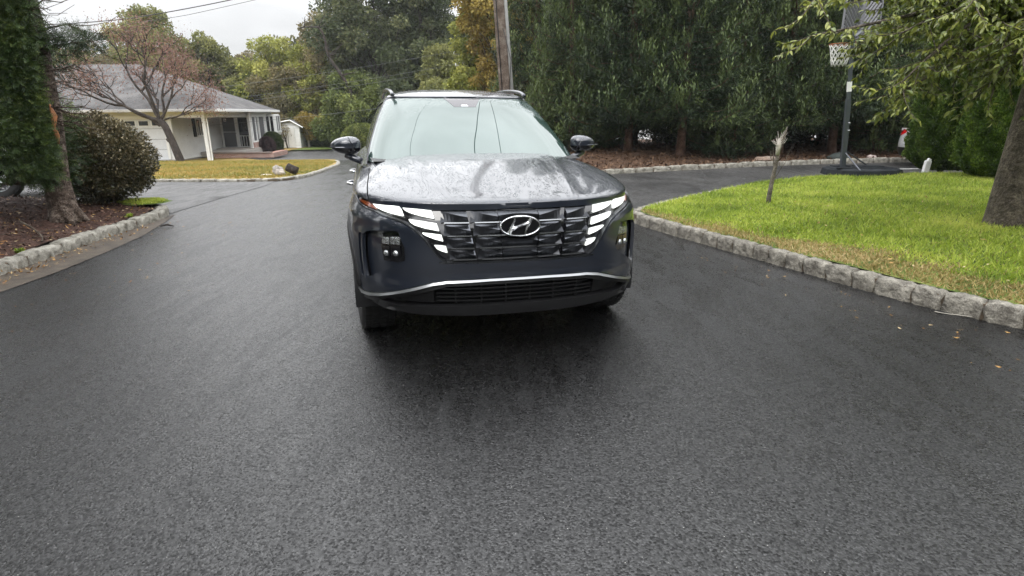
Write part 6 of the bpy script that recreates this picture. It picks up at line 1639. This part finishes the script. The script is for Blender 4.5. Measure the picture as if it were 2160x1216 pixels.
# shed
SH = thing('garden_shed', 'small white wooden shed with a low gabled grey roof beyond the far driveway', 'shed', (bx(612, 44.5), 44.5, -.93), R(8))
siding('wall', (-1.1, -.8), (.85, -.8), .06, 1.62, SH, mt=M_TRIMW, lap=.20); siding('wall', (.85, -.8), (.85, 1.0), .06, 1.62, SH, mt=M_SIDING, lap=.20)
mb = MB(); mb.box((-.12, .1, .8), (1.8, 1.6, 1.5)); mb.build('inner_wall', M_TRIMW, SH)
mb = MB(); mb.box((.02, -.84, .80), (.95, .05, 1.42)); d_ = mb.build('door', simple('shed_door_white', (.72, .71, .68), rough=.6, var=.08), SH)
mb = MB(); mb.box((.02, -.875, .80), (.02, .02, 1.40)); mb.build('door_seam', M_SCREEN, d_)
mb = MB(); mb.add([(-1.1, -.80, 1.6), (.85, -.80, 1.6), (.30, -.80, 1.98), (-1.1, -.78, 1.6), (.85, -.78, 1.6), (.30, -.78, 1.98)], [(0, 1, 2), (5, 4, 3), (0, 2, 5, 3), (1, 4, 5, 2)]); mb.build('gable', M_TRIMW, SH)
mb = MB()
for q in ([(-1.9, -1.0, 1.66), (.30, -1.0, 2.04), (.30, 1.2, 2.04), (-1.9, 1.2, 1.66)], [(.30, -1.0, 2.04), (1.15, -1.0, 1.52), (1.15, 1.2, 1.52), (.30, 1.2, 2.04)]):
    V = [Vector(p) for p in q]; mb.add(V + [v - Vector((0, 0, .07)) for v in V], [(0, 1, 2, 3), (7, 6, 5, 4), (0, 4, 5, 1), (1, 5, 6, 2), (2, 6, 7, 3), (3, 7, 4, 0)])
rf = mb.build('roof', M_SHING, SH)
mb = MB()
for a, b in (((-1.9, -1.04, 1.62), (.30, -1.04, 2.0)), ((.30, -1.04, 2.0), (1.15, -1.04, 1.48))): mb.tube([a, b], .045, 4)
mb.build('barge_board', M_TRIMW, rf)
# garage of the neighbour seen in glints under the spruces
NG = thing('white_building', 'white walled building glimpsed in small gaps under the spruces', 'building', (9.5, 27, 0), R(3))
siding('wall', (-3.4, 0), (3.4, 0), .0, 2.4, NG, mt=M_TRIMW, holes=[(1, 3.2, 0, 2.0)]); 
mb = MB(); mb.box((-1.3, .1, 1.0), (2.1, .05, 1.98)); mb.build('door', M_TRIMW, NG)
mb = MB(); mb.box((0, 2.6, 1.2), (6.6, 4.8, 2.3)); mb.build('side_wall', M_TRIMW, NG)
mb = MB(); mb.add([(-3.8, -.5, 2.35), (3.8, -.5, 2.35), (3.8, 2.6, 3.7), (-3.8, 2.6, 3.7), (3.8, 5.7, 2.35), (-3.8, 5.7, 2.35)], [(0, 1, 2, 3), (3, 2, 4, 5)]); mb.build('roof', M_SHING, NG)
gridsheet('pavement', 3, 18, 22.4, 26.9, 10, 6, lambda x, y: .32, simple('pale_paving', (.55, .54, .52), rough=.6, bump=.3))

# ================================================================== BASKETBALL HOOP
HB = thing('basketball_hoop', 'portable basketball hoop with grey pole, black base and ribbed backboard behind the branch', 'hoop', (6.95, 11.80, .155), R(0))
M_HBASE = simple('base_black', (.016, .019, .022), rough=.75, spec=.25, var=.3, nscale=6, bump=.2)
M_HPOLE = simple('grey_pole_paint', (.075, .085, .095), rough=.35, var=.12, nscale=6, metal=.2)
M_HBOARD = simple('backboard_grey', (.20, .20, .22), rough=.5, var=.1, nscale=10)
M_BLKREC = simple('black_recess', (.01, .01, .011), rough=.7)
oct_ = [(-.66, -.05), (-.55, -.42), (-.20, -.56), (.45, -.52), (.74, -.30), (.74, .30), (.45, .50), (-.20, .52), (-.55, .38)]
mb = MB()
bm = bmesh.new(); vb = [bm.verts.new((x_, y_, 0)) for x_, y_ in oct_]; vt = [bm.verts.new((x_ * .96, y_ * .96, .11)) for x_, y_ in oct_]; vu = [bm.verts.new((x_ * .82, y_ * .82, .145)) for x_, y_ in oct_]
n_ = len(oct_)
for i in range(n_):
    j = (i + 1) % n_; bm.faces.new((vb[i], vb[j], vt[j], vt[i])); bm.faces.new((vt[i], vt[j], vu[j], vu[i]))
bm.faces.new(vu); bm.faces.new(vb[::-1]); me = bpy.data.meshes.new('base'); bm.to_mesh(me); bm.free(); link_mesh('base', me, M_HBASE, HB, smooth=False)
mb = MB()
for q in ((-.3, -.25, .5, .10), (.2, -.30, .6, .08), (.25, .1, .5, .3), (-.25, .2, .35, .15)): mb.box((q[0], q[1], .15), (q[2], q[3], .03), bev=.012)
mb.build('base_ribs', M_HBASE, HB)
mb = MB(); mb.tube([(-.26, .10, .12), (-.31, .06, .62), (-.40, .0, 1.45)], [.062, .060, .056], 4); mb.build('pole', M_HPOLE, HB)
mb = MB(); mb.tube([(-.395, .0, 1.40), (-.47, -.03, 2.1), (-.52, -.06, 2.60)], [.050, .047, .045], 4); mb.build('upper_pole', M_HPOLE, HB)
mb = MB(); mb.tube([(-.414, -.007, 1.58), (-.434, -.015, 1.76)], .057, 4); mb.build('pole_label', M_TRIMW, HB)
for z_, x_ in ((.86, -.335), (1.0, -.35)):
    mb = MB(); mb.tube([(x_, -.02, z_), (x_ + .01, -.075, z_)], .012, 8); mb.build('bolt', M_CHROME, HB)
for a, b in (((-.29, .0, .42), (-.22, -.50, .10)), ((-.24, .04, .44), (.38, .30, .13))):
    mb = MB(); mb.tube([a, b], .014, 8); mb.build('brace', M_DARKCH if b[0] < 0 else M_HPOLE, HB)
# backboard seen from behind; the ring on its far side
BD = bpy.data.objects.new('backboard', None)
def bd(x_, z_, y_=0): return Vector((x_, y_, z_))
BM_ = Matrix.Translation((-.20, .32, 2.90)) @ Matrix.Rotation(R(8), 4, 'Z')
mb = MB()
rr = []
for cx_, cz_, a0 in ((.50, .36, 0), (-.50, .36, 90), (-.50, -.36, 180), (.50, -.36, 270)):
    for k in range(5): a = R(a0 + 22.5 * k); rr.append((cx_ + .08 * math.cos(a) * 1, cz_ + .08 * math.sin(a)))
MXZ = BM_ @ Matrix.Rotation(R(90), 4, 'X') @ Matrix.Diagonal((.66, .80, .80, 1))
mb.prism(rr, -.02, .0, MXZ); brd = mb.build('backboard', M_BLKREC, HB)
mb = MB()
for k in range(len(rr)):
    a = rr[k]; b = rr[(k + 1) % len(rr)]; mb.tube([MXZ @ Vector((a[0], a[1], .015)), MXZ @ Vector((b[0], b[1], .015))], .022, 5)
for s_ in (-1, 1):
    for q in range(13):                 # parallel slanting slats, clipped to the frame
        c_ = -1.02 + .125 * q; seg = []
        for k in range(41):
            x_ = .05 + .49 * k / 40; z_ = c_ + 1.15 * x_
            if -.40 <= z_ <= .40: seg.append((s_ * x_, z_))
        if len(seg) > 2: mb.tube([MXZ @ Vector((seg[0][0], seg[0][1], .012)), MXZ @ Vector((seg[-1][0], seg[-1][1], .012))], .026, 4)
mb.tube([MXZ @ Vector((0, .42, .015)), MXZ @ Vector((0, -.42, .015))], .05, 4)
mb.build('backboard_ribs', M_HBOARD, brd)
mb = MB(); mb.tube([(-.51, -.06, 2.55), (-.3, .12, 2.65), (-.17, .30, 2.8)], .03, 5); mb.tube([(-.49, -.05, 2.35), (-.3, .16, 2.45), (-.17, .30, 2.6)], .02, 5); mb.build('lift_arms', M_HPOLE, HB)
RC_ = Vector((-.30, .72, 2.50))
mb = MB(); mb.tube([RC_ + Vector((.225 * math.cos(2 * math.pi * k / 28), .225 * math.sin(2 * math.pi * k / 28), 0)) for k in range(29)], .010, 6, cap=False); mb.tube([RC_ + Vector((.2, -.12, 0)), Vector((-.1, .40, 2.60))], .014, 6); mb.build('ring', simple('orange_ring', (.35, .10, .03), rough=.4, var=.3, nscale=10), HB, smooth=True)
mb = MB(); ns = 12
for k in range(ns):
    for dr in (1, -1):
        pts = []
        for j in range(7):
            t_ = j / 6; a = 2 * math.pi * (k + dr * .5 * j) / ns; r_ = .222 - .085 * t_ ** .7; pts.append(RC_ + Vector((r_ * math.cos(a), r_ * math.sin(a), -.41 * t_)))
        mb.tube(pts, .0085, 4)
mb.build('net', simple('white_net_cord', (.75, .74, .70), rough=.8, bump=.3), HB, smooth=True)

# ================================================================== POLES AND WIRES
UP = thing('utility_pole', 'weathered wooden utility pole leaning left behind the car roof, with grey conduit on one side', 'utility pole', (.02, 15.3, .05))
M_POLE = blend3('weathered_pole', [(0.05, 0.035, 0.026), (0.12, 0.09, 0.07), (0.22, 0.19, 0.16)], scale=5, bump=.9, bscale=24, rough=.85)
lean = -.062
def pl(z_): return (lean * z_, 0, z_)
mb = MB(); mb.tube([pl(-.3), pl(2), pl(5), pl(9.6)], [.175, .165, .15, .12], 16); mb.build('shaft', M_POLE, UP, smooth=True)
mb = MB(); mb.tube([(pl(.1)[0] + .15, -.09, .1), (pl(4)[0] + .135, -.09, 4), (pl(7.5)[0] + .12, -.08, 7.5)], .045, 8); mb.build('conduit', simple('grey_conduit', (.34, .34, .33), rough=.5), UP, smooth=True)
mb = MB(); mb.tube([(pl(.1)[0] - .10, -.14, .1), (pl(4)[0] - .09, -.14, 4), (pl(9)[0] - .07, -.12, 9)], .012, 5); mb.tube([(pl(1.6)[0] + .05, -.17, 1.6), (pl(2.4)[0] + .16, -.15, 2.6), (pl(3)[0] + .02, -.165, 3.3)], .007, 4); mb.build('cable', M_PLAST, UP, smooth=True)
mb = MB(); mb.box((pl(8.9)[0], -.12, 8.9), (2.2, .10, .12)); mb.build('crossarm', M_POLE, UP)
FP = thing('utility_pole', 'slim far utility pole with two short crossarms in front of the golden trees', 'utility pole', (bx(984, 36), 36, -.9))
mb = MB(); mb.tube([(0, 0, -.2), (.03, 0, 5.95)], [.09, .065], 10); mb.build('shaft', simple('pale_pole', (.30, .28, .24), rough=.8, bump=.5), FP, smooth=True)
for a_, b_ in (((.03, 0, 5.75), (-.50, .0, 5.60)), ((.03, 0, 5.05), (-.45, 0, 4.95))):
    mb = MB(); mb.tube([a_, b_], .035, 6); mb.build('crossarm', simple('pale_crossarm', (.42, .40, .36), rough=.8), FP)
mb = MB()
for z_, x_ in ((5.64, -.48), (5.70, -.28), (5.00, -.42), (5.04, -.2)): mb.lathe([(.0, .14), (.045, .12), (.03, .07), (.05, .04), (.03, 0)], 10, Matrix.Translation((x_, 0, z_ - .02)))
mb.build('insulators', M_TRIMW, FP, smooth=True)
def wire(name, pts, label, r=.014, sag=0.0, mt=None, group=None):
    P = [Vector(p) for p in pts]; o = []
    for i in range(len(P) - 1):
        for k in range(14):
            t_ = k / 14; q = P[i].lerp(P[i + 1], t_); q.z -= sag * 4 * t_ * (1 - t_); o.append(q)
    o.append(P[-1]); mb = MB(); mb.tube(o, r, 5)
    return tag(mb.build(name, mt or M_WIRE, smooth=True), label, 'wire', group)
M_WIRE = simple('black_wire', (.03, .03, .032), rough=.5)
M_WIREP = simple('pale_wire', (.16, .17, .16), rough=.5)
wire('overhead_wire', [(bx(60, 30) * .985, 30, 5.62), (bx(310, 30), 30, 5.85), (bx(600, 30) , 30, 6.95), (bx(820, 30), 30, 8.6)], 'thick black overhead wire crossing the sky at upper left', .022, .06)
wire('overhead_wire', [(bx(300, 31), 31, 5.75), (bx(435, 31), 31, 6.15), (bx(668, 31), 31, 7.25), (bx(830, 31), 31, 8.6)], 'thin lower overhead wire crossing the sky left of the wood', .011, .02)
fx = bx(984, 36)
for i, (a, b, s_, lb) in enumerate((((fx - .47, 36, 4.85), (-34, 34, 1.7), .5, 'uppermost pale wire running left from the small far pole'), ((fx - .40, 36, 4.15), (-34, 34, 1.05), .5, 'second pale wire running left from the small far pole'), ((fx - 2.0, 36, 3.65), (-34, 34, .7), .4, 'third pale wire down, in front of the wood'), ((fx + .02, 36, 2.3), (-30, 34, .25), .3, 'lowest pale wire just above the car\'s left roof edge'))):
    wire('overhead_wire', [a, b], lb, .007, s_, M_WIREP)
# service drops from the big pole over the viewer's head: they show as curved lines in the windscreen
wire('overhead_wire', [(-.55, 15.3, 8.9), (-6.5, -14, 7.6)], 'service wire running overhead from the big pole, mirrored in the bonnet', .011, .5)
wire('overhead_wire', [(.2, 15.3, 8.8), (3.6, -14, 7.4)], 'service wire running overhead to the right, mirrored in the windscreen', .011, .5)
wire('overhead_wire', [(-.1, 15.3, 7.6), (1.2, -14, 7.0)], 'lower service wire overhead, mirrored in the windscreen', .010, .6)
wire('overhead_wire', [(-12, -2.0, 8.0), (14, 3.0, 8.4)], 'street wire passing overhead from side to side, mirrored in the windscreen', .011, .7)

# ================================================================== WHITE CAR, ROCKS, SMALL THINGS
WC = thing('parked_car', 'white car parked behind the clipped conical evergreen, only its tail light showing', 'car', (10.1, 15.0, 0), R(-90))
SK2 = Skin([(.2, .10), (.5, .0), (.7, .02), (.95, .10)], [(.2, .7), (.95, .7)], [(.2, .86), (.5, .90), (.8, .89), (.95, .86)], 3.6, 1.45, 2.7, 4.6, .75)
def wpanel(n_, poly, mt_, off, sk=SK2, st=.08): return panel(n_, poly, mt_, WC, off, st, skin=sk, rim=.02)
ue = 2 * SK2.L0 + SK2.side
wpanel('body', [(0.001, .92), (ue - .001, .92), (ue - .001, .24), (SK2.L0 + 2.75 + .42, .24)] + arch(SK2.L0 + 2.75, .34, .37, 0, 180, 14) + [(SK2.L0 + .42, .24)] + arch(SK2.L0 + .02, .34, .37, 0, 180, 14) + [(.001, .24)], M_WPAINT, 0)
wpanel('tail_light', [(.42, .90), (1.12, .90), (1.18, .84), (1.10, .76), (.60, .76), (.42, .82)], M_RED, .012, st=.05)
wpanel('rear_bumper', [(.001, .46), (1.1, .46), (1.2, .40), (1.1, .24), (.001, .24)], M_PLAST, .02)
SG2 = Skin([(.92, .28), (1.2, .50), (1.5, .9)], [(.9, .5), (1.5, .5)], [(.9, .80), (1.2, .73), (1.45, .60), (1.5, .5)], 3.4, .9, 2.2, 4.0, .6)
wpanel('window', [(.001, 1.28), (4.0 - .001, 1.28), (3.999, .93), (.001, .93)], M_SIDEG, 0, SG2)
wpanel('roof', [(.001, 1.49), (3.999, 1.49), (3.999, 1.28), (.001, 1.28)], M_WPAINT, .006, SG2)
mb = MB(); mb.box((0, 2.3, 1.48), (1.0, 2.6, .05), bev=.02); mb.box((0, 2.3, .90), (1.6, 4.2, .06)); mb.build('deck', M_WPAINT, WC)
for x_ in (-.78, .78):
    for y_ in (.80, 3.5):
        w = copy_tree(w0, WC); w.parent = WC; w.location = (x_, y_, .35); w.rotation_euler = (0, R(-90) if x_ < 0 else R(90), 0); w.scale = (.95, .95, .9)
# white marker post at the foot of the left conical evergreen
mb = MB(); mb.box((0, 0, .13), (.11, .08, .34), Matrix.Rotation(R(6), 3, 'Y'), bev=.015); mb.box((.03, 0, .31), (.06, .06, .06), Matrix.Rotation(R(30), 3, 'Y'), bev=.01)
o = mb.build('marker_post', M_TRIMW); o.location = (8.42, 11.95, .10); tag(o, 'short white post at the foot of the left conical evergreen', 'post')
def rock(name, loc, s, col, label, seed, cat='rock'):
    bm = bmesh.new(); bmesh.ops.create_icosphere(bm, subdivisions=3, radius=1)
    for v in bm.verts:
        q = v.co; f = 1 + .18 * math.sin(q.x * 3.7 + seed) * math.cos(q.y * 3.1 + seed * 2) + .10 * math.sin(q.z * 8 + q.x * 5 + seed); v.co = Vector((q.x * f * s[0], q.y * f * s[1], q.z * f * s[2]))
    me = bpy.data.meshes.new(name); bm.to_mesh(me); bm.free(); o = link_mesh(name, me, simple(name + '_stone', col, rough=.8, var=.4, bump=1.0, bscale=25, nscale=9)); o.location = loc; return tag(o, label, cat)
rock('rock', (-6.12, 15.5, .02), (.13, .11, .14), (.34, .31, .28), 'pale grey-white upright rock on the tan lawn left of the log', 1)
rock('rock', (-5.99, 15.35, -.03), (.13, .1, .10), (.36, .32, .28), 'small brownish stone between the pale rock and the log', 4)
rock('rock', (-6.40, 15.45, -.09), (.16, .08, .03), (.52, .46, .38), 'thin flat slab lying left of the pale rock on the lawn', 7)
mb = MB(); mb.tube([(-.12, 0, .10), (.12, .02, -.02)], [.11, .115], 12); o = mb.build('log', M_BARK_DARK, smooth=True); o.location = (-5.70, 15.4, .02)
m2 = MB(); m2.tube([(-.128, 0, .104), (-.121, 0, .10)], .10, 12); m2.build('cut_end', simple('cut_wood', (.20, .17, .15), rough=.8), o); tag(o, 'short dark log lying tilted at the corner of the tan lawn', 'log')
# dropped twig, far driveway timbers
mb = MB(); limb(mb, (3.02, 3.92, .012), (3.2, 3.80, .012), .004, .002, .06, 5, 5); o = mb.build('twig', simple('pale_twig', (.45, .42, .36), rough=.8)); tag(o, 'thin pale twig on the asphalt below the right kerb', 'twig')
mb = MB(); mb.tube([(-.09, 0, .01), (.0, .01, .03), (.09, .0, .01)], [.008, .014, .006], 6); o = mb.build('twig', M_BARK_DARK, smooth=True); o.location = (-4.55, 7.6, .005); tag(o, 'short dark stick on the wet asphalt off the left kerb tip', 'twig')
# added car standing in for driveway glare and a red object behind the evergreen
RCR = thing('parked_car', 'added white car standing in for driveway glare and a red object low behind the big left evergreen', 'car', (-8.6, 11.6, 0), R(98))
for ch in list(WC.children): copy_tree(ch, RCR)

# ================================================================== damp air
mb = MB(); mb.box((0, 350, 6.0), (1500, 1400, 18.0))
hz = mb.build('haze', None); hz['kind'] = 'stuff'
mt = bpy.data.materials.new('damp_air'); mt.use_nodes = True; t = mt.node_tree; t.nodes.clear()
o_ = t.nodes.new('ShaderNodeOutputMaterial'); v_ = t.nodes.new('ShaderNodeVolumePrincipled')
v_.inputs['Color'].default_value = (.86, .89, .92, 1); v_.inputs['Density'].default_value = .0006; v_.inputs['Anisotropy'].default_value = .2
t.links.new(v_.outputs[0], o_.inputs['Volume']); hz.data.materials.append(mt)
